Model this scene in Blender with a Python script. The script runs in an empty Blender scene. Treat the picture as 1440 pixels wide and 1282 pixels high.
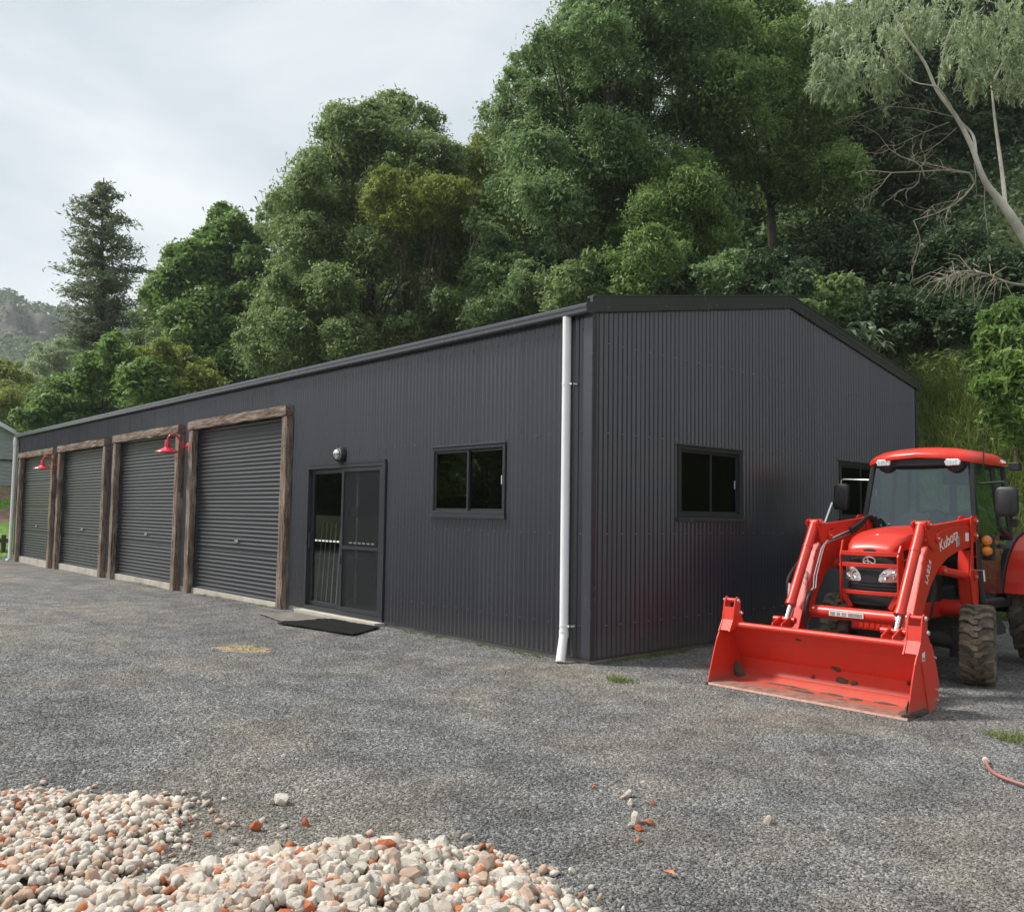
import bpy, math, random
import numpy as np
from mathutils import Vector, Matrix
random.seed(7)
RNG = np.random.default_rng(11)
scene = bpy.context.scene
COL = scene.collection

# ------------------------------------------------------------------ camera
FPX, YAW, PITCH, ROLL = 1235.13, -0.8396, 0.0654, 0.0147
CAM = np.array([6.2298, -6.6967, 1.4803])
_F = np.array([math.cos(PITCH)*math.sin(YAW), math.cos(PITCH)*math.cos(YAW), math.sin(PITCH)])
_R0 = np.array([math.cos(YAW), -math.sin(YAW), 0.0]); _U0 = np.cross(_R0, _F)
_R = math.cos(ROLL)*_R0 + math.sin(ROLL)*_U0
_U = -math.sin(ROLL)*_R0 + math.cos(ROLL)*_U0
cd = bpy.data.cameras.new('camera'); cam = bpy.data.objects.new('camera', cd); COL.objects.link(cam)
cd.sensor_fit = 'HORIZONTAL'; cd.sensor_width = 36.0; cd.lens = FPX/1440*36.0
cd.clip_start = 0.05; cd.clip_end = 5000
cam.matrix_world = Matrix(((_R[0], _U[0], -_F[0], CAM[0]), (_R[1], _U[1], -_F[1], CAM[1]), (_R[2], _U[2], -_F[2], CAM[2]), (0, 0, 0, 1)))
scene.camera = cam

# ------------------------------------------------------------------ sky, sun, exposure
SUN_EL, SUN_AZ = math.radians(50), math.radians(232)      # azimuth measured from +Y towards +X
world = bpy.data.worlds.new('World'); scene.world = world; world.use_nodes = True
wn, wl = world.node_tree.nodes, world.node_tree.links
wn.clear()
wo = wn.new('ShaderNodeOutputWorld'); bg = wn.new('ShaderNodeBackground')
sky = wn.new('ShaderNodeTexSky'); sky.sky_type = 'NISHITA'; sky.sun_disc = False
sky.sun_elevation = SUN_EL; sky.sun_rotation = SUN_AZ; sky.air_density = 1.0; sky.dust_density = 2.0
tc = wn.new('ShaderNodeTexCoord'); mp = wn.new('ShaderNodeMapping'); mp.inputs['Scale'].default_value = (1.0, 1.0, 2.6)
n1 = wn.new('ShaderNodeTexNoise'); n1.inputs['Scale'].default_value = 2.2; n1.inputs['Detail'].default_value = 6; n1.inputs['Roughness'].default_value = 0.55
n1.inputs['Distortion'].default_value = 0.4
cr = wn.new('ShaderNodeValToRGB')
cr.color_ramp.elements[0].position = 0.34; cr.color_ramp.elements[0].color = (5.2, 5.9, 6.5, 1)
cr.color_ramp.elements[1].position = 0.64; cr.color_ramp.elements[1].color = (8.2, 8.55, 8.8, 1)
mx = wn.new('ShaderNodeMix'); mx.data_type = 'RGBA'; mx.inputs['Factor'].default_value = 0.93
wl.new(tc.outputs['Generated'], mp.inputs['Vector']); wl.new(mp.outputs['Vector'], n1.inputs['Vector'])
wl.new(n1.outputs['Fac'], cr.inputs['Fac']); wl.new(sky.outputs['Color'], mx.inputs['A']); wl.new(cr.outputs['Color'], mx.inputs['B'])
wl.new(mx.outputs['Result'], bg.inputs['Color']); bg.inputs['Strength'].default_value = 0.051
wl.new(bg.outputs['Background'], wo.inputs['Surface'])
sd = bpy.data.lights.new('sun', 'SUN'); sun = bpy.data.objects.new('sun', sd); COL.objects.link(sun)
sd.energy = 2.2; sd.angle = math.radians(10); sd.color = (1.0, 0.96, 0.9)
_s = Vector((math.cos(SUN_EL)*math.sin(SUN_AZ), math.cos(SUN_EL)*math.cos(SUN_AZ), math.sin(SUN_EL)))
sun.rotation_euler = _s.to_track_quat('Z', 'Y').to_euler()
scene.view_settings.view_transform = 'Standard'; scene.view_settings.look = 'None'
scene.view_settings.exposure = 1.18; scene.view_settings.gamma = 1.0
scene.cycles.volume_bounces = 2; scene.cycles.max_bounces = 8; scene.cycles.transparent_max_bounces = 12

# ------------------------------------------------------------------ helpers
def ray(x, y): return _F + (x-720)/FPX*_R - (y-641)/FPX*_U
def at_t(x, y, t): return CAM + t*ray(x, y)                       # pixel + distance -> world point
def at_z(x, y, z=-0.05):
    d = ray(x, y); return CAM + (z-CAM[2])/d[2]*d
def at_x(x, y, X):
    d = ray(x, y); return CAM + (X-CAM[0])/d[0]*d
def at_y(x, y, Y):
    d = ray(x, y); return CAM + (Y-CAM[1])/d[1]*d

def empty(name, loc, label=None, cat=None, group=None):
    o = bpy.data.objects.new(name, None); COL.objects.link(o); o.location = loc
    o.empty_display_size = 0.1
    if label: tag(o, label, cat, group)
    return o
def tag(o, label=None, cat=None, group=None, kind=None):
    if label: o['label'] = label
    if cat: o['category'] = cat
    if group: o['group'] = group
    if kind: o['kind'] = kind
    return o
def root_loc(p):
    v = Vector((0, 0, 0))
    while p is not None:
        v = v + p.location; p = p.parent
    return v

class MB:
    def __init__(s): s.v = []; s.f = []
    def add(s, vs, fs):
        b = len(s.v); s.v += [tuple(map(float, p)) for p in vs]; s.f += [tuple(b+i for i in f) for f in fs]; return s
    def box(s, x0, x1, y0, y1, z0, z1):
        return s.add([(x0,y0,z0),(x1,y0,z0),(x1,y1,z0),(x0,y1,z0),(x0,y0,z1),(x1,y0,z1),(x1,y1,z1),(x0,y1,z1)],
                     [(0,3,2,1),(4,5,6,7),(0,1,5,4),(1,2,6,5),(2,3,7,6),(3,0,4,7)])
    def obox(s, c, ax, ay, az):       # oriented box, half-axis vectors
        c, ax, ay, az = map(np.array, (c, ax, ay, az)); vs = []
        for k in (-1, 1):
            for (i, j) in ((-1,-1),(1,-1),(1,1),(-1,1)): vs.append(c+i*ax+j*ay+k*az)
        return s.add(vs, [(0,3,2,1),(4,5,6,7),(0,1,5,4),(1,2,6,5),(2,3,7,6),(3,0,4,7)])
    def bar(s, p0, p1, w, h, up=(0,0,1)):   # rectangular bar between two points
        p0, p1 = np.array(p0, float), np.array(p1, float); d = p1-p0; L = np.linalg.norm(d); d = d/L
        sd_ = np.cross(d, up); sd_ = sd_/np.linalg.norm(sd_); u_ = np.cross(sd_, d)
        return s.obox((p0+p1)/2, d*L/2, sd_*w/2, u_*h/2)
    def prism(s, poly, a0, a1, axis='x'):   # polygon in the other two axes, extruded along axis
        n = len(poly); vs = []
        for a in (a0, a1):
            for (p, q) in poly:
                vs.append((a,p,q) if axis == 'x' else (p,a,q) if axis == 'y' else (p,q,a))
        fs = [tuple(range(n)), tuple(range(2*n-1, n-1, -1))] + [(i, n+i, n+(i+1) % n, (i+1) % n) for i in range(n)]
        return s.add(vs, fs)
    def tube(s, pts, r, n=8, cap=True):
        pts = [np.array(p, float) for p in pts]; m = len(pts)
        rs = r if hasattr(r, '__len__') else [r]*m
        ref = None; vs = []
        for i in range(m):
            d = pts[min(i+1, m-1)]-pts[max(i-1, 0)]; d = d/(np.linalg.norm(d)+1e-12)
            if ref is None:
                ref = np.cross(d, (0,0,1)) if abs(d[2]) < 0.9 else np.cross(d, (1,0,0))
            ref = ref-d*(ref@d); ref = ref/np.linalg.norm(ref); b = np.cross(d, ref)
            for k in range(n):
                a = 2*math.pi*k/n; vs.append(pts[i]+rs[i]*(math.cos(a)*ref+math.sin(a)*b))
        fs = [(i*n+k, i*n+(k+1) % n, (i+1)*n+(k+1) % n, (i+1)*n+k) for i in range(m-1) for k in range(n)]
        if cap: fs += [tuple(range(n-1, -1, -1)), tuple(range((m-1)*n, m*n))]
        return s.add(vs, fs)
    def lathe(s, prof, c, axis, n=24, closed=False):  # prof: (distance along axis, radius)
        axis = np.array(axis, float); axis /= np.linalg.norm(axis); c = np.array(c, float)
        a = np.cross(axis, (0,0,1)) if abs(axis[2]) < 0.9 else np.cross(axis, (1,0,0)); a /= np.linalg.norm(a); b = np.cross(axis, a)
        vs = [c+axis*h+r*(math.cos(2*math.pi*k/n)*a+math.sin(2*math.pi*k/n)*b) for (h, r) in prof for k in range(n)]
        m = len(prof); fs = [(i*n+k, i*n+(k+1) % n, ((i+1) % m)*n+(k+1) % n, ((i+1) % m)*n+k) for i in range(m if closed else m-1) for k in range(n)]
        if not closed: fs += [tuple(range(n-1, -1, -1)), tuple(range((m-1)*n, m*n))]
        return s.add(vs, fs)

def obj(name, mb, m, parent=None, smooth=False, bevel=0.0, loc=None):
    me = bpy.data.meshes.new(name)
    o = bpy.data.objects.new(name, me); COL.objects.link(o)
    off = root_loc(parent) if parent is not None else Vector((0,0,0))
    if loc is not None: off = off*0+Vector(loc)
    vs = [(a-off.x, b-off.y, c-off.z) for a, b, c in mb.v]
    me.from_pydata(vs, [], mb.f); me.update()
    if parent is not None: o.parent = parent
    elif loc is not None: o.location = loc
    me.materials.append(m)
    if smooth:
        me.polygons.foreach_set('use_smooth', [True]*len(me.polygons))
        try: me.set_sharp_from_angle(angle=math.radians(40))
        except Exception: pass
    if bevel > 0:
        b = o.modifiers.new('bevel', 'BEVEL'); b.width = bevel; b.segments = 2; b.limit_method = 'ANGLE'; b.angle_limit = math.radians(35)
    return o
def np_mesh(name, verts, quads, m, parent=None, tri=False):
    k = 3 if tri else 4
    me = bpy.data.meshes.new(name); nv, nf = len(verts), len(quads)
    off = np.array(root_loc(parent)) if parent is not None else 0.0
    me.vertices.add(nv); me.vertices.foreach_set('co', (verts-off).astype(np.float32).ravel())
    me.loops.add(nf*k); me.loops.foreach_set('vertex_index', quads.astype(np.int32).ravel())
    me.polygons.add(nf); me.polygons.foreach_set('loop_start', np.arange(0, nf*k, k, dtype=np.int32))
    me.update(calc_edges=True); me.validate(); me.materials.append(m)
    o = bpy.data.objects.new(name, me); COL.objects.link(o)
    if parent is not None: o.parent = parent
    return o

# ------------------------------------------------------------------ materials
def newmat(name):
    m = bpy.data.materials.new(name); m.use_nodes = True
    return m, m.node_tree.nodes, m.node_tree.links, m.node_tree.nodes['Principled BSDF']
def ramp(N, stops):
    r = N.new('ShaderNodeValToRGB'); e = r.color_ramp.elements
    while len(e) < len(stops): e.new(0.5)
    for i, (p, c) in enumerate(stops):
        e[i].position = p; e[i].color = (c[0], c[1], c[2], 1)
    return r
def noise(N, L, scale, detail=4, rough=0.6, vec=None, dist=0.0):
    n = N.new('ShaderNodeTexNoise'); n.inputs['Scale'].default_value = scale; n.inputs['Detail'].default_value = detail
    n.inputs['Roughness'].default_value = rough; n.inputs['Distortion'].default_value = dist
    if vec is not None: L.new(vec, n.inputs['Vector'])
    return n
def coords(N, L, scale=(1,1,1), kind='Object'):
    t = N.new('ShaderNodeTexCoord'); mpn = N.new('ShaderNodeMapping'); mpn.inputs['Scale'].default_value = scale
    L.new(t.outputs[kind], mpn.inputs['Vector']); return mpn.outputs['Vector']
def bump(N, L, h, bsdf, strength=0.3, dist=0.01):
    b = N.new('ShaderNodeBump'); b.inputs['Strength'].default_value = strength; b.inputs['Distance'].default_value = dist
    L.new(h, b.inputs['Height']); L.new(b.outputs['Normal'], bsdf.inputs['Normal']); return b
def mixc(N, L, fac, a, b, mode='MIX'):
    m = N.new('ShaderNodeMix'); m.data_type = 'RGBA'; m.blend_type = mode
    for v, k in ((fac, 'Factor'), (a, 'A'), (b, 'B')):
        if isinstance(v, (int, float)): m.inputs[k].default_value = v
        elif isinstance(v, tuple): m.inputs[k].default_value = (v[0], v[1], v[2], 1)
        else: L.new(v, m.inputs[k])
    return m.outputs['Result']
def plain(name, col, rough=0.5, metal=0.0, var=0.12, vs=8.0, bmp=0.0, spec=0.5, coat=0.0):
    m, N, L, B = newmat(name)
    v = coords(N, L); n = noise(N, L, vs, 5, 0.65, v)
    r = ramp(N, [(0.3, [c*(1-var) for c in col]), (0.7, [min(1, c*(1+var)) for c in col])])
    L.new(n.outputs['Fac'], r.inputs['Fac']); L.new(r.outputs['Color'], B.inputs['Base Color'])
    r2 = N.new('ShaderNodeMapRange'); r2.inputs['To Min'].default_value = max(0.02, rough-0.1); r2.inputs['To Max'].default_value = min(1, rough+0.12)
    L.new(n.outputs['Fac'], r2.inputs['Value']); L.new(r2.outputs['Result'], B.inputs['Roughness'])
    B.inputs['Metallic'].default_value = metal; B.inputs['Specular IOR Level'].default_value = spec
    if coat: B.inputs['Coat Weight'].default_value = coat; B.inputs['Coat Roughness'].default_value = 0.08
    if bmp:
        nb = noise(N, L, vs*12, 3, 0.6, v); bump(N, L, nb.outputs['Fac'], B, bmp, 0.004)
    return m
def steel(name, col, rough=0.42, dust=0.25, splash=False):
    # painted steel with faint dust and streaks
    m, N, L, B = newmat(name)
    v = coords(N, L, (3.0, 3.0, 0.35)); n = noise(N, L, 2.2, 6, 0.65, v)
    v2 = coords(N, L); n2 = noise(N, L, 40, 3, 0.7, v2)
    r = ramp(N, [(0.45, (0,0,0)), (0.8, (dust,)*3)]); L.new(n.outputs['Fac'], r.inputs['Fac'])
    r2 = ramp(N, [(0.60, (0,0,0)), (0.75, (dust*0.7,)*3)]); L.new(n2.outputs['Fac'], r2.inputs['Fac'])
    f = mixc(N, L, 1.0, r.outputs['Color'], r2.outputs['Color'], 'ADD')
    c = mixc(N, L, f, tuple(col), (0.16, 0.15, 0.14))
    oi = N.new('ShaderNodeObjectInfo'); vr = N.new('ShaderNodeMapRange'); vr.inputs['To Min'].default_value = 0.86; vr.inputs['To Max'].default_value = 1.14; L.new(oi.outputs['Random'], vr.inputs['Value'])
    c = mixc(N, L, 1.0, c, vr.outputs['Result'], 'MULTIPLY')
    if splash:     # dried mud splashed up from the gravel along the foot of the sheets
        g = N.new('ShaderNodeNewGeometry'); sp = N.new('ShaderNodeSeparateXYZ'); L.new(g.outputs['Position'], sp.inputs[0])
        mr0 = N.new('ShaderNodeMapRange'); mr0.inputs['From Min'].default_value = 0.0; mr0.inputs['From Max'].default_value = 0.30; mr0.inputs['To Min'].default_value = 0.45; mr0.inputs['To Max'].default_value = 0.0
        L.new(sp.outputs['Z'], mr0.inputs['Value']); n3 = noise(N, L, 9, 6, 0.75, g.outputs['Position'])
        mu = N.new('ShaderNodeMath'); mu.operation = 'MULTIPLY'; L.new(mr0.outputs['Result'], mu.inputs[0]); L.new(n3.outputs['Fac'], mu.inputs[1])
        c = mixc(N, L, mu.outputs[0], c, (0.17,0.14,0.11))
    L.new(c, B.inputs['Base Color'])
    mr = N.new('ShaderNodeMapRange'); mr.inputs['To Min'].default_value = rough-0.04; mr.inputs['To Max'].default_value = rough+0.06; B.inputs['Specular IOR Level'].default_value = 0.8
    L.new(n.outputs['Fac'], mr.inputs['Value']); L.new(mr.outputs['Result'], B.inputs['Roughness'])
    return m
def timber(name, axis):
    m, N, L, B = newmat(name)
    sc = [9, 9, 9]; sc['xyz'.index(axis)] = 0.9
    v = coords(N, L, tuple(sc)); n = noise(N, L, 3.0, 8, 0.72, v, 0.6)
    v2 = coords(N, L); n2 = noise(N, L, 1.7, 4, 0.6, v2)
    r = ramp(N, [(0.33, (0.028,0.019,0.014)), (0.44, (0.12,0.082,0.060)), (0.55, (0.27,0.205,0.16)), (0.68, (0.46,0.39,0.33))])
    mm = N.new('ShaderNodeMath'); mm.operation = 'MULTIPLY_ADD'; mm.inputs[1].default_value = 0.75; 
    L.new(n.outputs['Fac'], mm.inputs[0]); m3 = N.new('ShaderNodeMath'); m3.operation = 'MULTIPLY'; m3.inputs[1].default_value = 0.27
    L.new(n2.outputs['Fac'], m3.inputs[0]); L.new(m3.outputs[0], mm.inputs[2]); L.new(mm.outputs[0], r.inputs['Fac'])
    L.new(r.outputs['Color'], B.inputs['Base Color']); B.inputs['Roughness'].default_value = 0.85; B.inputs['Specular IOR Level'].default_value = 0.2
    bump(N, L, n.outputs['Fac'], B, 0.9, 0.02)
    return m
def glass(name, tint=(0.75,0.8,0.8), gloss=(0.9,0.95,1.0), base=0.06):
    m, N, L, B = newmat(name); N.remove(B)
    out = [x for x in N if x.type == 'OUTPUT_MATERIAL'][0]
    t = N.new('ShaderNodeBsdfTransparent'); t.inputs['Color'].default_value = (*tint, 1)
    g = N.new('ShaderNodeBsdfGlossy'); g.inputs['Roughness'].default_value = 0.015; g.inputs['Color'].default_value = (*gloss, 1)
    fr = N.new('ShaderNodeFresnel'); fr.inputs['IOR'].default_value = 1.55
    ad = N.new('ShaderNodeMath'); ad.operation = 'ADD'; ad.inputs[1].default_value = base; ad.use_clamp = True
    L.new(fr.outputs[0], ad.inputs[0]); ms = N.new('ShaderNodeMixShader')
    gm = N.new('ShaderNodeNewGeometry'); iv = N.new('ShaderNodeMath'); iv.operation = 'SUBTRACT'; iv.inputs[0].default_value = 1.0; L.new(gm.outputs['Backfacing'], iv.inputs[1])
    mu = N.new('ShaderNodeMath'); mu.operation = 'MULTIPLY'; L.new(ad.outputs[0], mu.inputs[0]); L.new(iv.outputs[0], mu.inputs[1])   # only the outer face mirrors
    L.new(mu.outputs[0], ms.inputs[0]); L.new(t.outputs[0], ms.inputs[1]); L.new(g.outputs[0], ms.inputs[2]); L.new(ms.outputs[0], out.inputs['Surface'])
    return m
def leafmat(name, stops, trans=0.48, rough=0.5):
    m, N, L, B = newmat(name)
    out = [x for x in N if x.type == 'OUTPUT_MATERIAL'][0]
    g = N.new('ShaderNodeNewGeometry'); v = coords(N, L); n = noise(N, L, 0.55, 3, 0.6, v)
    a = N.new('ShaderNodeMath'); a.operation = 'MULTIPLY'; a.inputs[1].default_value = 0.55; L.new(g.outputs['Random Per Island'], a.inputs[0])
    b = N.new('ShaderNodeMath'); b.operation = 'MULTIPLY_ADD'; b.inputs[1].default_value = 0.45; L.new(n.outputs['Fac'], b.inputs[0]); L.new(a.outputs[0], b.inputs[2])
    r = ramp(N, stops); L.new(b.outputs[0], r.inputs['Fac'])
    L.new(r.outputs['Color'], B.inputs['Base Color']); B.inputs['Roughness'].default_value = rough; B.inputs['Specular IOR Level'].default_value = 0.35
    tr = N.new('ShaderNodeBsdfTranslucent'); L.new(r.outputs['Color'], tr.inputs['Color'])
    ms = N.new('ShaderNodeMixShader'); ms.inputs[0].default_value = trans
    L.new(B.outputs[0], ms.inputs[1]); L.new(tr.outputs[0], ms.inputs[2]); L.new(ms.outputs[0], out.inputs['Surface'])
    return m

M = {}
M['clad'] = steel('charcoal_cladding', (0.042, 0.042, 0.053), 0.215, 0.02, True)
M['trim'] = steel('charcoal_trim', (0.044, 0.045, 0.054), 0.25, 0.03)
M['curtain'] = steel('charcoal_curtain', (0.024, 0.025, 0.030), 0.34, 0.03)
M['alu'] = plain('charcoal_aluminium', (0.030,0.032,0.037), 0.35, 0.0, 0.1)
M['inside'] = plain('shed_lining', (0.10,0.10,0.10), 0.8)
M['conc'] = plain('concrete', (0.46,0.42,0.36), 0.85, 0, 0.25, 3.0, 0.4)
M['white'] = plain('white_pvc', (0.80,0.81,0.80), 0.35, 0, 0.04, 3)
M['timber_x'] = timber('weathered_timber_across', 'x'); M['timber_z'] = timber('weathered_timber_upright', 'z')
M['glass'] = glass('window_glass', (0.45,0.48,0.46), (0.80,0.84,0.86), 0.07)
M['doorglass'] = glass('door_glass', (0.80,0.84,0.82), (0.8,0.85,0.85), 0.05)
M['cabglass'] = glass('cab_glass', (0.66,0.78,0.76), (0.85,0.95,1.0), 0.06)
M['chrome'] = plain('bright_steel', (0.75,0.75,0.74), 0.22, 1.0, 0.05)
M['screw'] = plain('screw_heads', (0.10,0.10,0.11), 0.4)
M['lampred'] = plain('lamp_red_enamel', (0.62,0.012,0.035), 0.28, 0, 0.05, 4, 0, 0.5, 0.4)
M['black'] = plain('black_plastic', (0.016,0.016,0.018), 0.45, 0, 0.2, 6)
M['blackdirty'] = plain('dusty_black_iron', (0.022,0.021,0.020), 0.65, 0, 0.5, 9, 0.3)
M['hose'] = plain('black_hose', (0.014,0.014,0.015), 0.5)
M['amber'] = plain('amber_lens', (0.75,0.20,0.01), 0.18, 0, 0.2, 30, 0.2, 0.6, 0.6)
M['clear'] = plain('clear_lens', (0.72,0.72,0.72), 0.12, 0.35, 0.35, 40, 0.25, 0.8, 0.8)
M['decal'] = plain('white_decal', (0.78,0.76,0.74), 0.5, 0, 0.1)
M['decalgrey'] = plain('grey_decal', (0.30,0.30,0.29), 0.5, 0, 0.3, 30)
M['decalyellow'] = plain('yellow_decal', (0.70,0.45,0.04), 0.5, 0, 0.1)
M['seat'] = plain('seat_vinyl', (0.05,0.055,0.065), 0.55)
M['rubbermat'] = plain('rubber_mat', (0.012,0.012,0.012), 0.9, 0, 0.4, 20, 0.8, 0.12)
M['orange'] = plain('orange_plastic', (0.70,0.16,0.02), 0.45)
M['bark'] = plain('grey_bark', (0.16,0.13,0.10), 0.9, 0, 0.5, 3, 0.8)
M['darkbark'] = plain('dark_bark', (0.07,0.055,0.042), 0.9, 0, 0.5, 3, 0.8)
M['gumbark'] = plain('pale_gum_bark', (0.60,0.54,0.46), 0.8, 0, 0.35, 2.0, 0.4)

def red_paint():
    m, N, L, B = newmat('tractor_red_paint')
    v = coords(N, L); n = noise(N, L, 6, 6, 0.7, v); n2 = noise(N, L, 60, 3, 0.6, v)
    r = ramp(N, [(0.3, (0.54,0.024,0.011)), (0.7, (0.66,0.034,0.016))]); L.new(n.outputs['Fac'], r.inputs['Fac'])
    d = ramp(N, [(0.66, (0,0,0)), (0.82, (0.35,)*3)]); L.new(n2.outputs['Fac'], d.inputs['Fac'])
    L.new(mixc(N, L, d.outputs['Color'], r.outputs['Color'], (0.30,0.06,0.035)), B.inputs['Base Color'])
    mr = N.new('ShaderNodeMapRange'); mr.inputs['To Min'].default_value = 0.24; mr.inputs['To Max'].default_value = 0.45
    L.new(n.outputs['Fac'], mr.inputs['Value']); L.new(mr.outputs['Result'], B.inputs['Roughness'])
    return m
M['red'] = red_paint()
def bucket_paint():
    # red paint worn to dusty pink near the floor, with mud specks
    m, N, L, B = newmat('worn_bucket_paint')
    v = coords(N, L); n = noise(N, L, 5, 7, 0.72, v); n2 = noise(N, L, 26, 5, 0.7, v)
    sep = N.new('ShaderNodeSeparateXYZ'); L.new(v, sep.inputs[0])
    r = ramp(N, [(0.25, (0.58,0.027,0.012)), (0.75, (0.70,0.042,0.021))]); L.new(n.outputs['Fac'], r.inputs['Fac'])
    mr = N.new('ShaderNodeMapRange'); mr.inputs['From Min'].default_value = 0.16; mr.inputs['From Max'].default_value = -0.02; mr.inputs['To Min'].default_value = -0.16; mr.inputs['To Max'].default_value = 0.72
    L.new(sep.outputs['Z'], mr.inputs['Value'])
    ad = N.new('ShaderNodeMath'); ad.operation = 'MULTIPLY_ADD'; ad.inputs[1].default_value = 0.9; ad.use_clamp = True
    L.new(n2.outputs['Fac'], ad.inputs[0]); s2 = N.new('ShaderNodeMath'); s2.operation = 'SUBTRACT'; s2.inputs[1].default_value = 0.36
    L.new(mr.outputs['Result'], s2.inputs[0]); L.new(s2.outputs[0], ad.inputs[2])
    c = mixc(N, L, ad.outputs[0], r.outputs['Color'], (0.36,0.15,0.11))
    d = ramp(N, [(0.65, (0,0,0)), (0.72, (0.75,)*3)]); L.new(n2.outputs['Fac'], d.inputs['Fac'])
    L.new(mixc(N, L, d.outputs['Color'], c, (0.16,0.09,0.06)), B.inputs['Base Color'])
    mr2 = N.new('ShaderNodeMapRange'); mr2.inputs['To Min'].default_value = 0.32; mr2.inputs['To Max'].default_value = 0.6
    L.new(n.outputs['Fac'], mr2.inputs['Value']); L.new(mr2.outputs['Result'], B.inputs['Roughness'])
    bump(N, L, n2.outputs['Fac'], B, 0.15, 0.004)
    return m
M['bucket'] = bucket_paint()
M['mud'] = plain('dried_mud', (0.10,0.075,0.055), 0.95, 0, 0.4, 30, 1.0)
M['edge'] = plain('scraped_edge_steel', (0.30,0.17,0.13), 0.55, 0.2, 0.4, 20, 0.4)
def tyre_mat():
    m, N, L, B = newmat('dusty_tyre')
    v = coords(N, L); n = noise(N, L, 9, 6, 0.7, v)
    r = ramp(N, [(0.35, (0.05,0.042,0.034)), (0.68, (0.22,0.17,0.12))]); L.new(n.outputs['Fac'], r.inputs['Fac'])
    L.new(r.outputs['Color'], B.inputs['Base Color']); B.inputs['Roughness'].default_value = 0.9; bump(N, L, n.outputs['Fac'], B, 0.3, 0.01)
    return m
M['tyre'] = tyre_mat()

def yard_tint(N, L, col):
    # tan dust, fines and long wheel tracks: the same over the sheet and its loose stones
    g = N.new('ShaderNodeNewGeometry'); v = g.outputs['Position']
    mpn = N.new('ShaderNodeMapping'); mpn.inputs['Scale'].default_value = (0.20, 1.15, 1.0); mpn.inputs['Rotation'].default_value = (0, 0, 0.12); L.new(v, mpn.inputs['Vector'])
    n = noise(N, L, 0.55, 6, 0.62, v); n2 = noise(N, L, 2.6, 5, 0.6, v); nt = noise(N, L, 0.9, 4, 0.6, mpn.outputs['Vector'], 0.4)
    tan = ramp(N, [(0.46, (0,0,0)), (0.66, (0.62,)*3)]); L.new(n.outputs['Fac'], tan.inputs['Fac'])
    c = mixc(N, L, tan.outputs['Color'], col, mixc(N, L, 0.55, col, (0.33,0.265,0.19)))
    trk = ramp(N, [(0.36, (0.70,0.70,0.70)), (0.47, (0.84,0.84,0.835)), (0.56, (0.90,0.89,0.87)), (0.66, (1.02,0.985,0.92))]); L.new(nt.outputs['Fac'], trk.inputs['Fac'])
    c = mixc(N, L, 1.0, c, trk.outputs['Color'], 'MULTIPLY')
    fin = ramp(N, [(0.38, (0.74,)*3), (0.62, (1.10,)*3)]); L.new(n2.outputs['Fac'], fin.inputs['Fac'])
    return mixc(N, L, 1.0, c, fin.outputs['Color'], 'MULTIPLY')
def gravel_mat():
    m, N, L, B = newmat('grey_gravel')
    v = coords(N, L)
    vo = N.new('ShaderNodeTexVoronoi'); vo.inputs['Scale'].default_value = 62; L.new(v, vo.inputs['Vector'])
    vo2 = N.new('ShaderNodeTexVoronoi'); vo2.inputs['Scale'].default_value = 27; L.new(v, vo2.inputs['Vector'])
    sx = N.new('ShaderNodeSeparateColor'); L.new(vo.outputs['Color'], sx.inputs[0])
    r = ramp(N, [(0.0, (0.09,0.09,0.09)), (0.45, (0.205,0.205,0.202)), (0.85, (0.32,0.315,0.305)), (1.0, (0.48,0.47,0.45))])
    L.new(sx.outputs[0], r.inputs['Fac'])
    c = yard_tint(N, L, r.outputs['Color'])
    L.new(c, B.inputs['Base Color']); B.inputs['Roughness'].default_value = 0.9; B.inputs['Specular IOR Level'].default_value = 0.25
    ad = N.new('ShaderNodeMath'); ad.operation = 'ADD'; L.new(vo.outputs['Distance'], ad.inputs[0]); L.new(vo2.outputs['Distance'], ad.inputs[1])
    iv = N.new('ShaderNodeMath'); iv.operation = 'MULTIPLY'; iv.inputs[1].default_value = -1; L.new(ad.outputs[0], iv.inputs[0])
    bump(N, L, iv.outputs[0], B, 0.9, 0.02)
    return m
M['gravel'] = gravel_mat()
def stone_mat(name, stops, bscale=90):
    m, N, L, B = newmat(name)
    oi = N.new('ShaderNodeObjectInfo'); r = ramp(N, stops); L.new(oi.outputs['Random'], r.inputs['Fac'])
    v = coords(N, L); n = noise(N, L, bscale, 4, 0.7, v)
    f = ramp(N, [(0.3, (0.72,)*3), (0.7, (1.15,)*3)]); L.new(n.outputs['Fac'], f.inputs['Fac'])
    L.new(yard_tint(N, L, r.outputs['Color']), B.inputs['Base Color'])
    B.inputs['Roughness'].default_value = 0.9; B.inputs['Specular IOR Level'].default_value = 0.25
    return m
M['stones'] = stone_mat('gravel_stones', [(0.0, (0.10,0.10,0.10)), (0.45, (0.205,0.205,0.203)), (0.85, (0.31,0.307,0.30)), (0.96, (0.36,0.33,0.285)), (1.0, (0.50,0.49,0.47))])
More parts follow.
